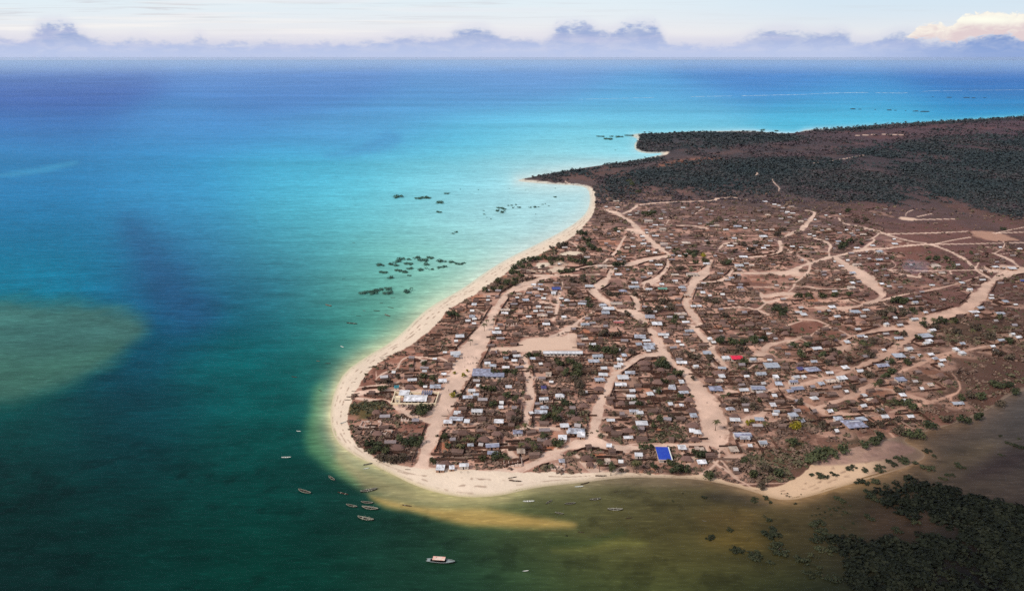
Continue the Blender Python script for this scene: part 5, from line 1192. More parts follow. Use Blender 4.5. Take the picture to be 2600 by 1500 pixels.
def blue_hall():
    X, Y = gpt('B', 985, 1118, 3.0)
    o = empty('blue_roofed_hall', (X, Y, float(ground_z(X, Y)[0])), R(-2))
    W, D = 8.2, 15.5
    b = MB(); b.prism([(-D * .47, 0), (D * .47, 0), (D * .47, 3.0), (-D * .47, 2.6)], -W * .46, W * .46); obj('wall', b.mesh('hall_wall', M_CEMENT), o)
    b = MB(); slab(b, [(-D * .5, 2.62), (D * .5, 3.1)], -W * .5, W * .5, .12); obj('roof', b.mesh('hall_roof', M_BRIGHTBLUE), o)
    b = MB(); slab(b, [(-D * .52, 2.66), (D * .5, 3.2)], W * .5 + .02, W * .5 + .75, .3); obj('roof_edging', b.mesh('hall_edge', M_WHITEP), o)
    b = MB(); b.box(-W * .5, W * .5, -D * .5 - .4, -D * .5 - .02, 2.35, 2.62); obj('roof_edging', b.mesh('hall_edge_front', M_RUIN), o)
    b = MB(); b.box(-.6, .6, -D * .47 - .03, -D * .47 + .05, 0, 2.1); obj('door', b.mesh('hall_door', M_DARK), o)
    o['category'] = 'hall'; o['label'] = 'building with a flat bright blue roof and pale edging near the south beach'
blue_hall()

def compound():
    P = [gpt('A', *p, 2.6) for p in ((668, 538), (1070, 542), (1036, 644), (632, 640))]
    cx = sum(p[0] for p in P) / 4; cyy = sum(p[1] for p in P) / 4
    o = empty('compound_wall', (cx, cyy, 1.7))
    def run(a, b, th=.55, h=2.1):
        a = Vector((a[0] - cx, a[1] - cyy)); b = Vector((b[0] - cx, b[1] - cyy)); d = (b - a).normalized(); n = Vector((-d.y, d.x)) * th / 2
        m = MB(); m.add([(*(a - n), 0), (*(b - n), 0), (*(b + n), 0), (*(a + n), 0), (*(a - n), h), (*(b - n), h), (*(b + n), h), (*(a + n), h)], [(3, 2, 1, 0), (4, 5, 6, 7), (0, 1, 5, 4), (1, 2, 6, 5), (2, 3, 7, 6), (3, 0, 4, 7)])
        return m
    lerp = lambda a, b, t: (a[0] + (b[0] - a[0]) * t, a[1] + (b[1] - a[1]) * t)
    for a, b in ((P[0], P[1]), (P[1], lerp(P[1], P[2], .82)), (lerp(P[1], P[2], .92), lerp(P[2], P[1], .02)), (lerp(P[2], P[3], .02), P[3]), (lerp(P[3], P[0], .02), lerp(P[3], P[0], .98)), (lerp(P[0], P[1], .36), lerp(lerp(P[0], P[1], .36), lerp(P[3], P[2], .36), .38))):
        obj('wall_run', run(a, b).mesh('wall_run', M_CREAM), o)
    for p in P:
        m = MB(); x, y = p[0] - cx, p[1] - cyy; m.box(x - .5, x + .5, y - .5, y + .5, 0, 2.5); obj('corner_post', m.mesh('corner_post', M_CREAM), o)
    o['category'] = 'wall'; o['label'] = 'cream yellow wall running round a courtyard with white-roofed buildings'
    a = special('compound_hall', 'A', 858, 597, 17.5, 11, 1.05, 'gable', ROOF['W'][0], M_CREAM, 'long white-roofed hall in the middle of the walled cream courtyard', 'hall', R(-1), 3.0, 6)
    a = special('compound_annex', 'A', 752, 549, 8, 7, 1.0, 'shed', ROOF['W'][0], M_CREAM, 'square white-roofed annex in the back corner of the walled courtyard', 'annex', R(-1), 3.0, 0)
    X, Y = gpt('A', 693, 632, 1.8)
    t = empty('gate_tower', (X, Y, 1.7), R(-2))
    m = MB(); m.box(-2, 2, -1.6, 1.6, 0, 5.2); obj('wall', m.mesh('tower_wall', M_CREAM), t)
    m = MB(); m.box(-2.2, 2.2, -1.8, -1.5, 5.2, 5.7); m.box(-2.2, 2.2, 1.5, 1.8, 5.2, 5.7); m.box(-2.2, -1.9, -1.5, 1.5, 5.2, 5.7); m.box(1.9, 2.2, -1.5, 1.5, 5.2, 5.7); obj('parapet', m.mesh('tower_parapet', M_CREAM), t)
    m = MB(); m.box(-.9, .9, -1.63, -1.55, 2.6, 3.0); m.box(-.9, .9, -1.63, -1.55, 3.2, 3.6); obj('window', m.mesh('tower_window', M_SLAT), t)
    m = MB(); m.box(-.6, .6, -1.63, -1.55, 0, 2.0); obj('door', m.mesh('tower_door', M_DARK), t)
    t['category'] = 'tower'; t['label'] = 'small square cream yellow tower inside the walled courtyard'
    X, Y = gpt('A', 962, 553, 2.2); t = empty('slatted_shade', (X, Y, 1.8), R(-3))
    for k in range(5):
        m = MB(); m.prism([(-3.2, 2.2), (3.2, 2.7), (3.2, 2.8), (-3.2, 2.3)], -4 + k * 1.7, -2.7 + k * 1.7); obj('roof_panel', m.mesh('shade_panel', M_SLAT), t)
    for sx in (-3.6, 3.6):
        for sy in (-2.8, 2.8): m = MB(); m.tube([(sx, sy, 0), (sx, sy, 2.4 + sy * .06)], (.08, .08)); obj('post', m.mesh('shade_post', M_BARK), t)
    t['category'] = 'shade roof'; t['label'] = 'slatted blue-grey shade roof at the back of the walled courtyard'
compound()

def ruins():
    for reg in RUINS:
        for j, (x, y, w, h) in enumerate(RUINS[reg]):
            X, Y = gpt(reg, x, y, 2.4); u, v = src(reg, x, y)
            mp = float(slant(X, Y)) / F_PX; s = T[reg][2]
            W = w / s * mp; D = min(h / s * mp / .5, W * .8)
            rd = random.Random(j + ord(reg))
            o = empty('ruined_house', (X, Y, float(ground_z(X, Y)[0]) - .05), R(rd.uniform(-8, 4)))
            b = MB()
            for (x0, y0, x1, y1) in ((-.5, -.5, .5, -.5), (-.5, .5, .5, .5), (-.5, -.5, -.5, .5), (.5, -.5, .5, .5)):
                n = 5
                for k in range(n):
                    if rd.random() < .2: continue
                    a0, a1 = k / n, (k + 1) / n - .02; hh = rd.uniform(.6, 2.0)
                    xa, ya, xb, yb = (x0 + (x1 - x0) * a0) * W, (y0 + (y1 - y0) * a0) * D, (x0 + (x1 - x0) * a1) * W, (y0 + (y1 - y0) * a1) * D
                    e = .17
                    if abs(ya - yb) < .01: b.box(xa + (e if k == 0 else 0), xb - (e if k == n - 1 else 0), ya - e, ya + e, 0, hh)
                    else: b.box(xa - e, xa + e, ya, yb, 0, hh)
            obj('outer_wall', b.mesh('ruin_outer', M_RUIN), o)
            b = MB()
            for k in range(1, 4):
                xx = (-.5 + k / 4) * W + rd.uniform(-.5, .5); b.box(xx - .15, xx + .15, -.5 * D + .2, rd.uniform(-.1, .45) * D, 0, rd.uniform(.7, 1.7))
            obj('partition_wall', b.mesh('ruin_partition', M_RUIN), o)
            thing(o, 'roofless ruin of pale bare walls', 'ruin', 'roofless ruins', u, v)
ruins()

# ---------------------------------------------------------------- fences
def fence_mesh(pts, rd, h=1.8):
    """upright reed screen along a path, uneven top"""
    q = [Vector(pts[0])]
    for a, b in zip(pts[:-1], pts[1:]):
        a, b = Vector(a), Vector(b); n = max(1, int((b - a).length / 2.5))
        for k in range(1, n + 1): q.append(a + (b - a) * k / n + (Vector((rd.uniform(-.18, .18), rd.uniform(-.18, .18))) if k < n else Vector((0, 0))))
    m = MB(); vs = []; fs = []
    for i, p in enumerate(q):
        d = (q[min(i + 1, len(q) - 1)] - q[max(i - 1, 0)]).normalized(); n = Vector((-d.y, d.x)) * .16
        hh = h * rd.uniform(.85, 1.12)
        vs += [(*(p - n), -.1), (*(p + n), -.1), (*(p + n), hh), (*(p - n), hh)]
    for i in range(len(q) - 1):
        o = i * 4
        for k in range(4): fs.append((o + k, o + (k + 1) % 4, o + 4 + (k + 1) % 4, o + 4 + k))
    fs += [(3, 2, 1, 0), tuple(len(vs) - 4 + k for k in range(4))]
    m.add(vs, fs)
    return m.mesh('fence', M_REED)

FENCES = []
def fences():
    nf = 0
    cand = sorted(range(len(HLIST)), key=lambda i: -HLIST[i]['v'])
    for i in cand:
        h = HLIST[i]; rd = random.Random(i * 7 + 3)
        if rd.random() > .72 or h['v'] < 560 or nf >= 190: continue
        hx, hy = h['x'], h['y']
        for shrink in (1.0, .75, .55):
            W = (h['w'] * .5 + rd.uniform(5, 11)) * shrink; D0 = rd.uniform(5, 8) * shrink; D1 = rd.uniform(6, 11) * shrink
            ox = rd.uniform(-3, 3) * shrink
            c = [(hx + ox - W, hy - D0), (hx + ox + W, hy - D0), (hx + ox + W, hy + D1), (hx + ox - W, hy + D1)]
            test = [(c[k][0] + (c[(k + 1) % 4][0] - c[k][0]) * t, c[k][1] + (c[(k + 1) % 4][1] - c[k][1]) * t) for k in range(4) for t in (0, .33, .67)]
            tx, ty = np.array([p[0] for p in test]), np.array([p[1] for p in test])
            if road_depth(tx, ty, NROAD).max() < -1.0 and sdist(*proj(tx, ty, 0), VEG).min() > 3: break
        else: continue
        rz = R(rd.uniform(-5, 5)) if h['reg'] != 'C' else R(rd.uniform(4, 16))
        path = [(p[0] - hx, p[1] - hy) for p in c]
        start = rd.randrange(4); path = path[start:] + path[:start]
        keep = rd.choice([4, 4, 3, 5]); path = (path + path)[:keep]
        if keep == 5: path[-1] = (path[0][0] + (path[-2][0] - path[0][0]) * .2, path[0][1] + (path[-2][1] - path[0][1]) * .2)
        o = obj('reed_fence', fence_mesh(path, rd, rd.uniform(1.5, 2.0)), loc=(hx, hy, float(ground_z(hx, hy)[0])), rz=rz)
        uu, vv = proj(hx, hy - D0, 2)
        thing(o, 'brown reed fence round a yard', 'fence', 'reed fences round the yards', uu, vv); nf += 1
    # along the streets
    ns = 0
    for q in ROADW[:NROAD]:
        P = np.array(q)
        if P[:, 2].max() < 2.5 or P[:, 1].min() > 950: continue
        for side in (-1, 1):
            rd = random.Random(int(abs(P[0, 0]) * 10) + side)
            run = []
            def flush(run):
                nonlocal ns
                L = sum(math.dist(a, b) for a, b in zip(run[:-1], run[1:]))
                if len(run) < 2 or L < 8 or ns >= 105: return
                tx, ty = np.array([p[0] for p in run]), np.array([p[1] for p in run])
                mx, my = float(tx.mean()), float(ty.mean())
                o = obj('reed_fence', fence_mesh([(a - mx, b - my) for a, b in run], rd), loc=(mx, my, float(ground_z(mx, my)[0])))
                uu, vv = proj(mx, my, 2); ns += 1
                thing(o, 'brown reed fence along the street edge', 'fence', 'reed fences along the streets', uu, vv)
            for i in range(len(P) - 1):
                seg = P[i + 1] - P[i]; L = np.hypot(seg[0], seg[1]); n = max(1, int(L / 7))
                for k in range(n):
                    t = k / n; p = P[i] + seg * t; nrm = np.array((-seg[1], seg[0])) / (L + 1e-6) * side
                    f = p[:2] + nrm * (p[2] + 1.6)
                    uu, vv = proj(f[0], f[1], 0)
                    ok = road_depth(np.array([f[0]]), np.array([f[1]]), NROAD)[0] < -.9 and sdist(np.array([uu]), np.array([vv]), VEG)[0] > 5 and vv > 640 and min((f[0] - h['x']) ** 2 + (f[1] - h['y']) ** 2 for h in HLIST) > 30
                    if ok and rd.random() > .16 and len(run) < 7: run.append((float(f[0]), float(f[1])))
                    else: flush(run); run = [(float(f[0]), float(f[1]))] if ok and rd.random() > .5 else []
            flush(run)
    print('fences', nf, ns)
fences(); tick('fences')


M_SMALLROOF = tintmat('dull_small_roofs', [(0, (104, 82, 74)), (.35, (132, 108, 98)), (.55, (150, 142, 146)), (.75, (186, 176, 172)), (.9, (206, 204, 206)), (1, (226, 222, 220))])
M_FENCES = tintmat('far_fences_and_walls', [(0, (72, 54, 46)), (.55, (104, 80, 68)), (.75, (150, 122, 106)), (1, (206, 178, 160))])
def quads_object(name, V, tint, material, label):
    V = np.asarray(V, np.float32); n = len(V)            # (n, 4, 3)
    me = bpy.data.meshes.new(name)
    me.vertices.add(n * 4); me.vertices.foreach_set('co', V.ravel())
    me.loops.add(n * 4); me.loops.foreach_set('vertex_index', np.arange(n * 4, dtype=np.int32))
    me.polygons.add(n); me.polygons.foreach_set('loop_start', np.arange(0, n * 4, 4, dtype=np.int32)); me.update(calc_edges=True)
    at = me.attributes.new('clump', 'FLOAT', 'POINT'); at.data.foreach_set('value', np.repeat(np.asarray(tint, np.float32), 4))
    me.materials.append(material)
    o = bpy.data.objects.new(name, me); COL.objects.link(o); o['kind'] = 'stuff'; o['label'] = label
    return o

def crowd():
    """the several hundred roofs and yard screens past the three hundred largest"""
    n = 9000
    u = rng.uniform(940, 2590, n); v = 530 + 640 * rng.uniform(0, 1, n) ** 1.25
    x, y = unproj(u, v, 2.0)
    ok = inside(u, v, VEG) & (greenness(u, v) < .1) & (sdist(u, v, VEG) > 14)
    plain = sdist(u, v, polysrc('E', [(850, 380), (1300, 400), (2184, 500), (2600, 600), (2600, 760), (1800, 720), (1400, 790), (900, 770), (780, 640), (900, 600)]))
    ok &= plain < -5
    ok &= ~((u > 2330) & (v > 860)) & ~((u > 1850) & (v > 1090))
    for poly, kind, soft, st in PATCHW:
        if kind in ('sand', 'dry', 'brush', 'green', 'pale'): ok &= ~inside(x, y, poly)
    ok &= (road_depth(x, y, NROAD) < -1.6)
    x, y, u, v = x[ok], y[ok], u[ok], v[ok]
    ok = np.ones(len(x), bool)
    for q in SPECIALS: ok &= np.hypot(x - q[0], (y - q[1]) * .8) > 12.5
    x, y, u, v = x[ok], y[ok], u[ok], v[ok]
    p_h = sstep(.36, .5, fbm(x, y, 70, 3, 141)); rnd = rng.uniform(0, 1, len(x))
    hd = house_dist(x, y)
    taken = [(h['x'], h['y']) for h in HLIST]
    V = []; tint = []; nh = 0; grid = {}
    jobs = [(h['x'], h['y'], max(1.6, h['w'] * .5), 2.0, {'W': 1.0, 'S': .6, 'L': .6}.get(h['c'], .75), h['u']) for h in REST]
    for i in range(len(x)):
        if nh >= 900: break
        if hd[i] < 7 or rnd[i] > .85 * p_h[i]: continue
        key = (int(x[i] // 7.5), int(y[i] // 7.5))
        if any((key[0] + a, key[1] + b) in grid for a in (-1, 0, 1) for b in (-1, 0, 1)): continue
        grid[key] = 1; nh += 1
        jobs.append((x[i], y[i], rng.uniform(1.8, 4.0), rng.uniform(1.5, 2.6), min(1, max(0, rng.beta(1.0, 1.9))), u[i]))
    for X_, Y_, w, d, tr, u_ in jobs:
        h0 = 2.0; h1 = rng.uniform(2.7, 3.6); a = rng.normal(.03 if u_ < 2000 else .2, .12); ca, sa = math.cos(a), math.sin(a)
        z = 1.95; P = lambda px, py, pz: (X_ + px * ca - py * sa, Y_ + px * sa + py * ca, z + pz)
        V += [[P(-w, -d, h0), P(w, -d, h0), P(w, 0, h1), P(-w, 0, h1)], [P(-w, 0, h1), P(w, 0, h1), P(w, d, h0), P(-w, d, h0)]]; tint += [tr, tr]
        k = .88
        for q in ([P(-w * k, -d * k, -.3), P(w * k, -d * k, -.3), P(w * k, -d * k, h0 + .1), P(-w * k, -d * k, h0 + .1)], [P(w * k, -d * k, -.3), P(w * k, d * k, -.3), P(w * k, d * k, h0 + .1), P(w * k, -d * k, h0 + .1)], [P(-w * k, d * k, -.3), P(-w * k, -d * k, -.3), P(-w * k, -d * k, h0 + .1), P(-w * k, d * k, h0 + .1)], [P(w * k, d * k, -.3), P(-w * k, d * k, -.3), P(-w * k, d * k, h0 + .1), P(w * k, d * k, h0 + .1)]):
            V.append(q); tint.append(.3)
    quads_object('small_houses', V, tint, M_SMALLROOF, 'hundreds more small dull roofs crowding the village')
    V = []; tint = []; nf = 0
    far_in = road_depth(x, y, NROAD) < -9
    for i in range(len(x) - 1, -1, -1):
        if not far_in[i] and rnd[i] < .8: continue
        if nf >= 1500: break
        if hd[i] < 3 or rnd[i] < .55: continue
        nf += 1
        L = rng.uniform(3, 9); a = rng.normal(.03 if u[i] < 2000 else .2, .08) + (math.pi / 2 if rng.uniform() < .22 else 0); ca, sa = math.cos(a) * L, math.sin(a) * L; e = .13; nx, ny = -math.sin(a) * e, math.cos(a) * e
        tr = rng.beta(.8, 1.6); h0 = rng.uniform(1.0, 1.8); z = 1.7
        A, B = (x[i] - ca, y[i] - sa), (x[i] + ca, y[i] + sa)
        for sg in (-1, 1): V.append([(A[0] + nx * sg, A[1] + ny * sg, z), (B[0] + nx * sg, B[1] + ny * sg, z), (B[0] + nx * sg, B[1] + ny * sg, z + h0), (A[0] + nx * sg, A[1] + ny * sg, z + h0)]); tint.append(tr)
        V.append([(A[0] - nx, A[1] - ny, z + h0), (B[0] - nx, B[1] - ny, z + h0), (B[0] + nx, B[1] + ny, z + h0), (A[0] + nx, A[1] + ny, z + h0)]); tint.append(tr)
    quads_object('yard_screens', V, tint, M_FENCES, 'many more low reed screens and yard walls of the village')
    print('crowd', nh, nf)
crowd(); tick('crowd')

# ---------------------------------------------------------------- trees
def crown_mesh(name, nl, size, flat, seed, m, base=.0, spread=1.0):
    random.seed(seed); b = MB(); rd = random.Random(seed)
    lobes = [(rd.uniform(-.55, .55) * spread, rd.uniform(-.55, .55) * spread, rd.uniform(.15, .8), rd.uniform(.24, .55) / spread ** .5) for _ in range(8)] + [(rd.uniform(-.2, .2), rd.uniform(-.2, .2), .5, .5 / spread)]
    for i in range(nl):
        lx, ly, lz, lr = lobes[i % len(lobes)]
        d = Vector((rd.gauss(0, 1), rd.gauss(0, 1), rd.gauss(.25, 1))).normalized()
        r = lr * rd.uniform(.55, 1.05)
        p = Vector((lx, ly, lz)) + d * r
        b.leaf((p.x, p.y, base + max(.02, p.z) * flat), size * rd.uniform(.6, 1.25), d + Vector((rd.gauss(0, .5), rd.gauss(0, .5), rd.gauss(.3, .5))), rd.uniform(.5, 1))
    return b.mesh(name, m)

def trunk_mesh(name, top, seed):
    rd = random.Random(seed); b = MB()
    b.tube([(0, 0, -.1), (.02, .01, top * .5), (.05, .03, top)], (.07, .055, .04))
    for k in range(4):
        a = k * 1.6 + rd.uniform(0, .6); r = rd.uniform(.3, .5)
        b.tube([(.03, .02, top * rd.uniform(.6, .9)), (math.cos(a) * r * .5, math.sin(a) * r * .5, top * 1.15), (math.cos(a) * r, math.sin(a) * r, top * 1.5)], (.035, .025, .01), 4)
    return b.mesh(name, M_BARK)

CROWN = [crown_mesh('leafy_crown', 230, .13, 1.0, 40 + k, M_LEAF['g'], .25) for k in range(5)]
TRUNK = [trunk_mesh('tree_trunk', .5, 60 + k) for k in range(3)]
MCROWN = [crown_mesh('mangrove_crown', 240, .11, .75, 80 + k, M_MANG, .02, 1.35) for k in range(5)]
MTRUNK = [trunk_mesh('mangrove_trunk', .25, 90 + k) for k in range(2)]
def palm_meshes(seed):
    rd = random.Random(seed)
    t = MB(); bend = rd.uniform(.2, .9)
    t.tube([(0, 0, -.2), (bend * .15, 0, 2.2), (bend * .5, .1, 4.4), (bend, .2, 6.4)], (.22, .17, .15, .13), 7)
    f = MB(); top = Vector((bend, .2, 6.4))
    for k in range(17):
        a = k * 2.399 + rd.uniform(-.2, .2); L = rd.uniform(2.6, 3.5); up = rd.uniform(.1, 1.0)
        d = Vector((math.cos(a), math.sin(a), 0)); s = Vector((-d.y, d.x, 0)); pts = []
        for j in range(6):
            q = j / 5; pts.append(top + d * (L * q * (1 - .1 * q)) + Vector((0, 0, up * L * .45 * q - (.55 + .35 * (1 - up)) * L * q * q)))
        for j in range(5):
            w0 = .42 * math.sin(math.pi * min(1, .12 + j / 5.2)) + .04; w1 = .42 * math.sin(math.pi * min(1, .12 + (j + 1) / 5.2)) + .02
            dz = Vector((0, 0, -.18))
            f.add([pts[j], pts[j + 1], pts[j + 1] + s * w1 + dz, pts[j] + s * w0 + dz], [(0, 1, 2, 3)]); f.add([pts[j], pts[j + 1], pts[j + 1] - s * w1 + dz, pts[j] - s * w0 + dz], [(3, 2, 1, 0)])
    return t.mesh('palm_trunk', M_BARK, True), f.mesh('palm_crown', M_PALM)
PALMM = [palm_meshes(k) for k in range(4)]

TREEDESC = {'g': 'bushy olive green tree', 'd': 'dark green bushy tree', 'b': 'dry grey-brown tree', 'y': 'yellow-leaved small tree'}
def trees():
    k = 0
    for reg in TREES:
        for q in parse(TREES[reg]):
            if len(q) < 4 or q[3] == 'x': continue
            x, y, w = map(float, q[:3]); kind = q[3]
            rd = random.Random(k * 3 + 1); k += 1
            wp = w / T[reg][2]
            X, Y = gpt(reg, x, y, 4.0); s = wp * float(slant(X, Y)) / F_PX * .5
            s = min(s, 9.0); zz = s * .6 + 2
            X, Y = gpt(reg, x, y, zz); u, v = src(reg, x, y)
            o = empty('leafy_tree' if kind != 'b' else 'dry_tree', (X, Y, float(ground_z(X, Y)[0])), rd.uniform(0, 6.28), (s * 1.08, s * 1.08, s * rd.uniform(.75, 1.0)))
            if s < 4.5: o.scale.z = s * rd.uniform(.95, 1.25)
            obj('trunk', rd.choice(TRUNK), o); obj('crown', rd.choice(CROWN), o, M_LEAF[kind])
            size = 'large ' if s > 6 else ('small ' if s < 2.6 else '')
            thing(o, (size if kind != 'y' else '') + TREEDESC[kind], 'tree', 'trees among the houses', u, v)
    n = 0
    for reg in PALMS:
        for q in parse(PALMS[reg]):
            x, y = map(float, q); rd = random.Random(n + 500); n += 1
            sc = rd.uniform(.85, 1.25)
            X, Y = gpt(reg, x, y, 2 + 6.0 * sc); u, v = src(reg, x, y)
            o = empty('coconut_palm', (X, Y, float(ground_z(X, Y)[0])), rd.uniform(0, 6.28), (sc,) * 3)
            t, f = rd.choice(PALMM); obj('trunk', t, o); obj('crown', f, o)
            thing(o, 'coconut palm', 'palm', 'coconut palms of the village', u, v)
    k2 = 0
    for reg in MANGROVES:
        for q in parse(MANGROVES[reg]):
            x, y, w = map(float, q); rd = random.Random(k2 + 900); k2 += 1
            X, Y = gpt(reg, x, y, 0.0); s = max(.5, w / T[reg][2] * float(slant(X, Y)) / F_PX * .5 * .95)
            X, Y = gpt(reg, x, y, s * .25); u, v = src(reg, x, y)
            dark = reg in 'JI'
            onland = sdist(np.array([u]), np.array([v]), COAST)[0] > 3
            z = float(ground_z(X, Y)[0]) if onland else -.08
            squash = (rd.uniform(.5, .8) if dark else rd.uniform(.7, 1.1)) * (s if s < 3 else 3 + (s - 3) * .4)
            o = empty('mangrove_bush' if not onland else 'beach_bush', (X, Y, z), rd.uniform(0, 6.28), (s * (rd.uniform(1.0, 1.35) if dark else 1.2), s * (rd.uniform(.8, 1.2) if dark else 1.3), max(.7, squash)))
            if not dark: o.rotation_euler = (0, 0, rd.uniform(-.3, .3) + rd.choice((0, math.pi)))
            obj('trunk', rd.choice(MTRUNK), o); obj('crown', rd.choice(MCROWN), o, M_MANG2 if dark else M_MANG)
            size = 'large ' if s > 5 else ('tiny ' if s < 1.5 else '')
            if onland: thing(o, size + 'dark rounded bush', 'bush', 'bushes on the sand spit', u, v)
            elif dark: thing(o, size + 'dark mangrove bush', 'mangrove', 'mangroves in the creek shallows', u, v)
            else: thing(o, size + 'mangrove clump in the bay', 'mangrove', 'mangrove clumps in the bay', u, v, lm='sea')
    print('trees', k, n, k2)
trees(); tick('trees')

def rocks():
    i = 0
    for reg in ROCKS:
        for q in parse(ROCKS[reg]):
            x, y, w = map(float, q); rd = random.Random(i + 77); i += 1
            X, Y = gpt(reg, x, y, 0.0); s = w / T[reg][2] * float(slant(X, Y)) / F_PX
            b = MB(); n = 12
            vs = [(math.cos(a / n * math.tau) * rd.uniform(.4, .5), math.sin(a / n * math.tau) * rd.uniform(.4, .5), -.3) for a in range(n)] + [(math.cos(a / n * math.tau) * rd.uniform(.25, .38), math.sin(a / n * math.tau) * rd.uniform(.25, .4), rd.uniform(.5, 1)) for a in range(n)] + [(0, 0, 1.0)]
            b.add(vs, [(a, (a + 1) % n, n + (a + 1) % n, n + a) for a in range(n)] + [(n + a, n + (a + 1) % n, 2 * n) for a in range(n)])
            o = obj('reef_rock', b.mesh('reef_rock', M_ROCK), loc=(X, Y, 0), sc=(s, s * .5, 4.0 if s > 30 else 2.5))
            u, v = src(reg, x, y); thing(o, 'low dark reef rock', 'rock', 'reef rocks in the far lagoon', u, v, lm='sea')
rocks()

# ---------------------------------------------------------------- boats
def hull_meshes(beam, depth, square=False):
    """unit length hull along x: outside and inside planking, and a rim"""
    n = 11; st = []
    for i in range(n):
        t = -1 + 2 * i / (n - 1)
        w = beam * .5 * (1 - abs(t) ** 2.2) ** .8 + .004
        if square and t < 0: w = beam * .5 * (.55 + .45 * (1 - abs(t) ** 2.5))
        sheer = depth * (.62 + .55 * t * t) if not square else depth * (.75 + .35 * max(t, 0) ** 2)
        keel = -depth * .4 * (1 - abs(t) ** 4)
        st.append((t * .5, w, sheer, keel))
    def shell(ins):
        vs = []; fs = []
        for x, w, s, k in st:
            w2 = max(.002, w - ins); k2 = k + ins
            for a in (-1, -.8, -.4, 0, .4, .8, 1):
                vs.append((x * (1 - ins), w2 * a, k2 + (s - k2) * abs(a) ** 2.4))
        for i in range(n - 1):
            for j in range(6): fs.append((i * 7 + j, i * 7 + j + 1, (i + 1) * 7 + j + 1, (i + 1) * 7 + j))
        return vs, fs
    h = MB(); vs, fs = shell(0); h.add(vs, fs); vs, fs = shell(.012); h.add(vs, [f[::-1] for f in fs])
    r = MB()
    for sg in (-1, 1): r.tube([(x, sg * w, s) for x, w, s, k in st], [.009] * n, 4)
    return h.mesh('boat_hull', M_HULL, True), r.mesh('boat_rim', M_RIM)
HULL = {'d': hull_meshes(.22, .09), 'w': hull_meshes(.17, .07), 'k': hull_meshes(.10, .055), 'ferry': hull_meshes(.21, .075, True)}
THW = [None] * 3
for k_, xx in enumerate((-.22, 0, .2)):
    b = MB(); b.box(xx - .018, xx + .018, -.085, .085, .03, .045); THW[k_] = b.mesh('boat_thwart', M_RIM)
b = MB(); b.tube([(-.42, .02, .08), (.5, -.03, .12)], (.008, .006), 5); MASTM = b.mesh('boat_mast', M_RIM)
b = MB()
for xx in (-.12, .12): b.tube([(xx, -.2, .07), (xx, .2, .07)], (.006, .006), 4)
OUTM = b.mesh('boat_pole', M_RIM)
BDESC = {'d': ('wooden_boat', 'wooden boat with pale rim', 'boat'), 'w': ('white_canoe', 'white-painted canoe', 'canoe'), 'k': ('dugout_canoe', 'dark dugout canoe', 'canoe'), 'o': ('sailing_dhow', 'long wooden dhow with lowered mast', 'boat')}
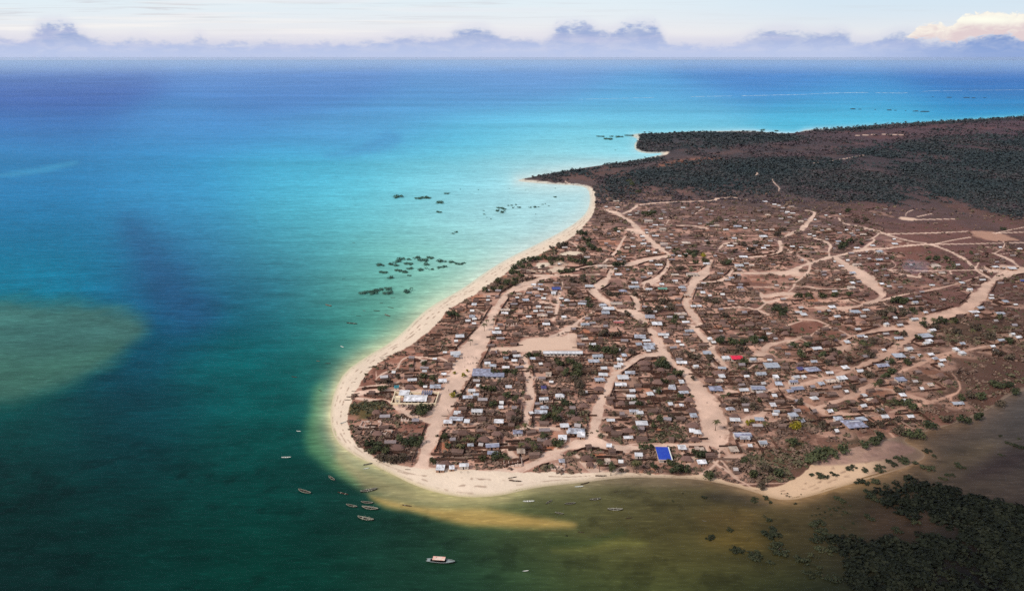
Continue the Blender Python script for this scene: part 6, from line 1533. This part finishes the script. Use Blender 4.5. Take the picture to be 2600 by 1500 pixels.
def boats():
    i = 0
    for reg in BOATS:
        for q in parse(BOATS[reg]):
            if q[4] == 'x': continue
            x, y, L, dy = map(float, q[:4]); kind = q[4]; rd = random.Random(i + 300); i += 1
            dx = math.sqrt(max(L * L - dy * dy, 1)) / 2
            u, v = src(reg, x, y)
            onland = sdist(np.array([u]), np.array([v]), COAST)[0] > 2
            z0 = 1.2 if onland else 0.0
            a = gpt(reg, x - dx, y - dy / 2, z0); b2 = gpt(reg, x + dx, y + dy / 2, z0)
            X, Y = gpt(reg, x, y, z0); ln = max(2.5, math.dist(a, b2)); rz = math.atan2(b2[1] - a[1], b2[0] - a[0])
            if rd.random() < .3: rz += math.pi
            nm, desc, cat = BDESC[kind]
            z = float(ground_z(X, Y)[0]) + .02 * ln if onland else .012 * ln
            o = empty(nm, (X, Y, z), rz, (ln,) * 3)
            hm, rm = HULL['d' if kind == 'o' else kind]
            big = ln * F_PX / float(slant(X, Y)) > 18
            obj('hull', hm, o, {'w': M_WHITEP, 'k': M_LOG}.get(kind, M_HULL)); obj('gunwale', rm, o, {'w': M_WHITEP, 'k': M_LOG}.get(kind, M_RIM))
            if big:
                for tm in THW: obj('thwart', tm, o, M_LOG if rd.random() < .7 else M_RIM)
                if kind == 'o': obj('mast', MASTM, o); obj('outrigger_poles', OUTM, o)
            desc += ' on the sand' if onland else (' afloat' if kind != 'k' or not onland else '')
            thing(o, desc, cat, 'boats and canoes off the village' if not onland else 'canoes hauled up on the beach', u, v, lm='sea')
    # the ferry
    a = gpt('H', 1466, 1180, 0); b2 = gpt('H', 1730, 1198, 0); X, Y = (a[0] + b2[0]) / 2, (a[1] + b2[1]) / 2
    ln = math.dist(a, b2); o = empty('passenger_boat', (X, Y, .2), math.atan2(b2[1] - a[1], b2[0] - a[0]))
    hm, rm = HULL['ferry']; obj('hull', hm, o, M_HULL, sc=(ln,) * 3); g = obj('gunwale', rm, o, M_GREYB, sc=(ln,) * 3)
    m = MB(); m.box(-.22 * ln, .14 * ln, -.085 * ln, .085 * ln, .0, 1.0); obj('cabin', m.mesh('ferry_cabin', M_DARK), o)
    m = MB()
    ys, zs = .1 * ln, 2.25
    m.prism([(-ys, zs), (-ys * .8, zs + .12), (ys * .8, zs + .12), (ys, zs), (ys * .8, zs - .06), (-ys * .8, zs - .06)], -.27 * ln, .16 * ln); cn = obj('canopy', m.mesh('ferry_canopy', M_CORAL), o)
    m = MB(); m.box(-.25 * ln, -.16 * ln, -.03 * ln, .05 * ln, zs + .13, zs + .4); obj('hatch', m.mesh('ferry_hatch', M_CORAL), cn)
    for xx in (-.24, -.05, .14):
        for sg in (-1, 1): m = MB(); m.tube([(xx * ln, sg * .08 * ln, .9), (xx * ln, sg * .08 * ln, zs)], (.05, .05), 5); obj('post', m.mesh('ferry_post', M_DARK), o)
    m = MB(); m.box(-.47 * ln, -.36 * ln, -.07 * ln, .07 * ln, .55, .95); obj('aft_deck', m.mesh('ferry_aft', M_GREYB), o)
    m = MB(); m.add([(.2 * ln, -.075 * ln, .8), (.47 * ln, 0, 1.15), (.2 * ln, .075 * ln, .8), (.2 * ln, -.075 * ln, .65), (.47 * ln, 0, 1.0), (.2 * ln, .075 * ln, .65)], [(0, 1, 2), (5, 4, 3), (0, 3, 4, 1), (1, 4, 5, 2), (2, 5, 3, 0)]); obj('fore_deck', m.mesh('ferry_fore', M_GREYB), o)
    o['category'] = 'boat'; o['label'] = 'grey passenger boat with a coral pink canopy on dark green water'
boats(); tick('boats')

# ---------------------------------------------------------------- people on the streets
def person_mesh():
    me = bpy.data.meshes.new('figure_cage')
    V = [(0, 0, .92), (0, 0, 1.15), (0, 0, 1.4), (0, 0, 1.5), (0, -.01, 1.66), (.09, 0, .88), (.11, -.02, .48), (.12, .02, .06), (.12, -.1, .03), (-.09, 0, .88), (-.1, .03, .48), (-.1, .06, .06), (-.1, -.06, .03),
         (.18, 0, 1.38), (.24, .03, 1.1), (.25, -.05, .86), (-.18, 0, 1.38), (-.25, .0, 1.1), (-.24, -.08, .86)]
    E = [(0, 1), (1, 2), (2, 3), (3, 4), (0, 5), (5, 6), (6, 7), (7, 8), (0, 9), (9, 10), (10, 11), (11, 12), (2, 13), (13, 14), (14, 15), (2, 16), (16, 17), (17, 18)]
    Rr = [.15, .13, .15, .06, .1, .1, .065, .045, .04, .1, .065, .045, .04, .06, .045, .035, .06, .045, .035]
    me.from_pydata(V, E, []); o = bpy.data.objects.new('figure_cage', me); COL.objects.link(o)
    md = o.modifiers.new('skin', 'SKIN'); 
    for sv, r in zip(me.skin_vertices[0].data, Rr): sv.radius = (r, r * .85)
    me.skin_vertices[0].data[0].use_root = True
    sb = o.modifiers.new('sub', 'SUBSURF'); sb.levels = 1; sb.render_levels = 1
    dg = bpy.context.evaluated_depsgraph_get(); dg.update()
    out = bpy.data.meshes.new_from_object(o.evaluated_get(dg)); out.name = 'person'
    bpy.data.objects.remove(o); out.materials.clear(); out.materials.append(M_SKIN)
    return out
PM = person_mesh()
for reg in PEOPLE:
    for k, q in enumerate(parse(PEOPLE[reg])):
        x, y = map(float, q); X, Y = gpt(reg, x, y, 2.6); u, v = src(reg, x, y)
        o = obj('person', PM, loc=(X, Y, float(ground_z(X, Y)[0])), rz=random.uniform(0, 6.28))
        thing(o, 'person in dark clothes on open sand', 'person', 'people out on the sandy streets', u, v)

# ---------------------------------------------------------------- surf on the far reef, smoke over the village
def surf():
    P = [(330, 490), (520, 486), (680, 482), (860, 478), (960, 476), (1140, 473), (1430, 467), (1540, 461), (1720, 457), (1920, 460), (2060, 449), (2300, 446), (2600, 443)]
    b = MB(); rd = random.Random(4)
    def at(x):
        for (x0, y0), (x1, y1) in zip(P[:-1], P[1:]):
            if x0 <= x <= x1: return y0 + (y1 - y0) * (x - x0) / (x1 - x0)
        return 443
    strong = [(330, 560, .5), (590, 690, .7), (880, 940, 1), (960, 1060, .8), (1130, 1440, 1.1), (1460, 1500, .6), (1530, 1730, 1.2), (1790, 1930, 1.0), (2020, 2090, .7), (2250, 2500, .5), (2120, 2200, .4)]
    for x0, x1, s in strong:
        x = x0
        while x < x1:
            w = rd.uniform(16, 60); n = 10; up = []; dn = []
            for k in range(n + 1):
                xx = x + w * k / n; e = math.sin(math.pi * k / n) ** .6; yy = at(xx) + rd.uniform(-.35, .35); th = s * .85 * e * rd.uniform(.3, 1.1) + .08
                up.append((*gpt('L', xx, yy - th, .3), .3)); dn.append((*gpt('L', xx, yy + th * .6, .25), .25))
            m = len(up); b.add(dn + up, [(k, k + 1, m + k + 1, m + k) for k in range(m - 1)])
            x += w * rd.uniform(.5, 1.05)
    o = obj('surf', b.mesh('surf', M_FOAM)); o['kind'] = 'stuff'; o['label'] = 'white surf breaking along the far reef'
surf()

def smoke():
    X, Y = gpt('E', 1185, 915, 8.0)
    b = bmesh.new(); bmesh.ops.create_icosphere(b, subdivisions=3, radius=1.0); me = bpy.data.meshes.new('smoke')
    for v in b.verts: v.co *= 1 + .25 * math.sin(v.co.x * 5 + 1) * math.cos(v.co.z * 4)
    b.to_mesh(me); b.free()
    m = bpy.data.materials.new('thin_smoke'); m.use_nodes = True; t = NT(m.node_tree); t.n.clear()
    out = t.node('ShaderNodeOutputMaterial'); p = t.node('ShaderNodeVolumePrincipled'); t.l.new(p.outputs[0], out.inputs['Volume'])
    p.inputs['Color'].default_value = (.72, .68, .86, 1); p.inputs['Density'].default_value = .007
    me.materials.append(m)
    o = obj('smoke', me, loc=(X, Y, 10.5), sc=(15, 17, 8)); o['kind'] = 'stuff'; o['label'] = 'thin lilac smoke drifting over the eastern yards'
smoke()

# ---------------------------------------------------------------- labels: what it looks like, and where it stands
LANDMARKS = {'land': [('A', 855, 590, 'the cream walled courtyard'), ('B', 985, 1118, 'the bright blue roof'), ('B', 1625, 277, 'the crimson roof'), ('B', 1450, 840, 'the lone street palm'),
    ('B', 100, 240, 'the long white school building'), ('A', 1500, 370, 'the large blue-grey roofs'), ('C', 490, 953, 'the big hipped bluish roof'), ('D', 45, 1103, 'the small blue roof uphill'), ('D', 1025, 1105, 'the green roof'),
    ('B', 1740, 832, 'the yellow-leaved trees'), ('C', 920, 250, 'the broad eastern street fork'), ('E', 2000, 905, 'the white longhouses far east'), ('E', 1185, 905, 'the lilac smoke'), ('E', 1100, 458, 'the pale clearing below the forest'),
    ('E', 1900, 620, 'the large eastern clearing'), ('E', 400, 810, 'the meeting of paths'), ('G', 1600, 740, 'the dark beach grove'), ('D', 190, 775, 'the pale square clearing'), ('D', 1290, 770, 'the round dark tree clump'),
    ('D', 640, 430, 'the northern track junction'), ('A', 1125, 1190, 'the south beach thatched house'), ('D', 1340, 1265, 'the pair of white roofs'), ('D', 620, 1410, 'the pink-red roof'), ('A', 1250, 340, 'the yellow saplings'),
    ('F', 1200, 950, 'the open sand square'), ('C', 840, 1210, 'the sand spit'), ('J', 1500, 700, 'the dark mangrove wood'), ('C', 1060, 780, 'the eastern lane bend'), ('D', 1880, 320, 'the forest edge'), ('A', 500, 1010, 'the dark western thicket'), ('A', 400, 650, 'the green creeper field'),
    ('D', 330, 1150, 'the sandy crossroads'), ('D', 1320, 1040, 'the middle road widening'), ('C', 1300, 410, 'the reddish bank')],
 'sea': [('H', 1595, 1185, 'the pink-canopied passenger boat'), ('H', 1500, 720, 'the yellow sandbank'), ('G', 690, 760, 'the scattered mangrove group'), ('G', 470, 950, 'the long mangrove clump'), ('G', 840, 222, 'the row of flat far islets'), ('G', 1460, 320, 'the pale bay mangrove cluster'),
    ('G', 1095, 500, 'the lone split islet'), ('A', 400, 650, 'the green creeper field'), ('B', 985, 1118, 'the bright blue roof'), ('L', 1860, 545, 'the long far reef'), ('L', 2255, 483, 'the distant reef rocks'), ('A', 340, 430, 'the western beach path'), ('H', 340, 542, 'the boat off the point'),
    ('A', 1125, 1190, 'the south beach thatched house'), ('B', 285, 1380, 'the southern waterline'), ('K', 1420, 470, 'the curving bay beach'), ('L', 480, 680, 'the forested cape'), ('N', 400, 300, 'the pale sandbar')]}
ORD = ['nearest', 'second', 'third', 'fourth', 'fifth', 'sixth', 'seventh', 'eighth', 'ninth', 'tenth', 'eleventh', 'twelfth', 'thirteenth', 'fourteenth', 'fifteenth', 'sixteenth', 'seventeenth', 'eighteenth', 'nineteenth', 'twentieth']
def label_all():
    table = {}
    LM = {k: [(float(src(r, x, y)[0]), float(src(r, x, y)[1]), d) for r, x, y, d in v] for k, v in LANDMARKS.items()}
    for it in ITEMS:
        o, text, u, v, lm = it
        best = sorted(LM[lm], key=lambda q: math.hypot(q[0] - u, (q[1] - v) * 1.8))[0]
        dx, dy = u - best[0], (v - best[1]) * 1.8
        side = ('right of' if dx > 0 else 'left of') if abs(dx) > abs(dy) else ('in front of' if dy > 0 else 'behind')
        table.setdefault((text, best[2], side), []).append((math.hypot(dx, dy), o))
    for (text, lmname, side), rows in table.items():
        rows.sort(key=lambda r: r[0])
        for i, (_, o) in enumerate(rows):
            if len(rows) == 1: o['label'] = '%s %s %s' % (text, side, lmname)
            else: o['label'] = '%s, %s %s %s' % (text, ORD[min(i, 19)], side, lmname)
label_all(); tick('label_all')
print('things', len(ITEMS), 'objects', len(bpy.data.objects))
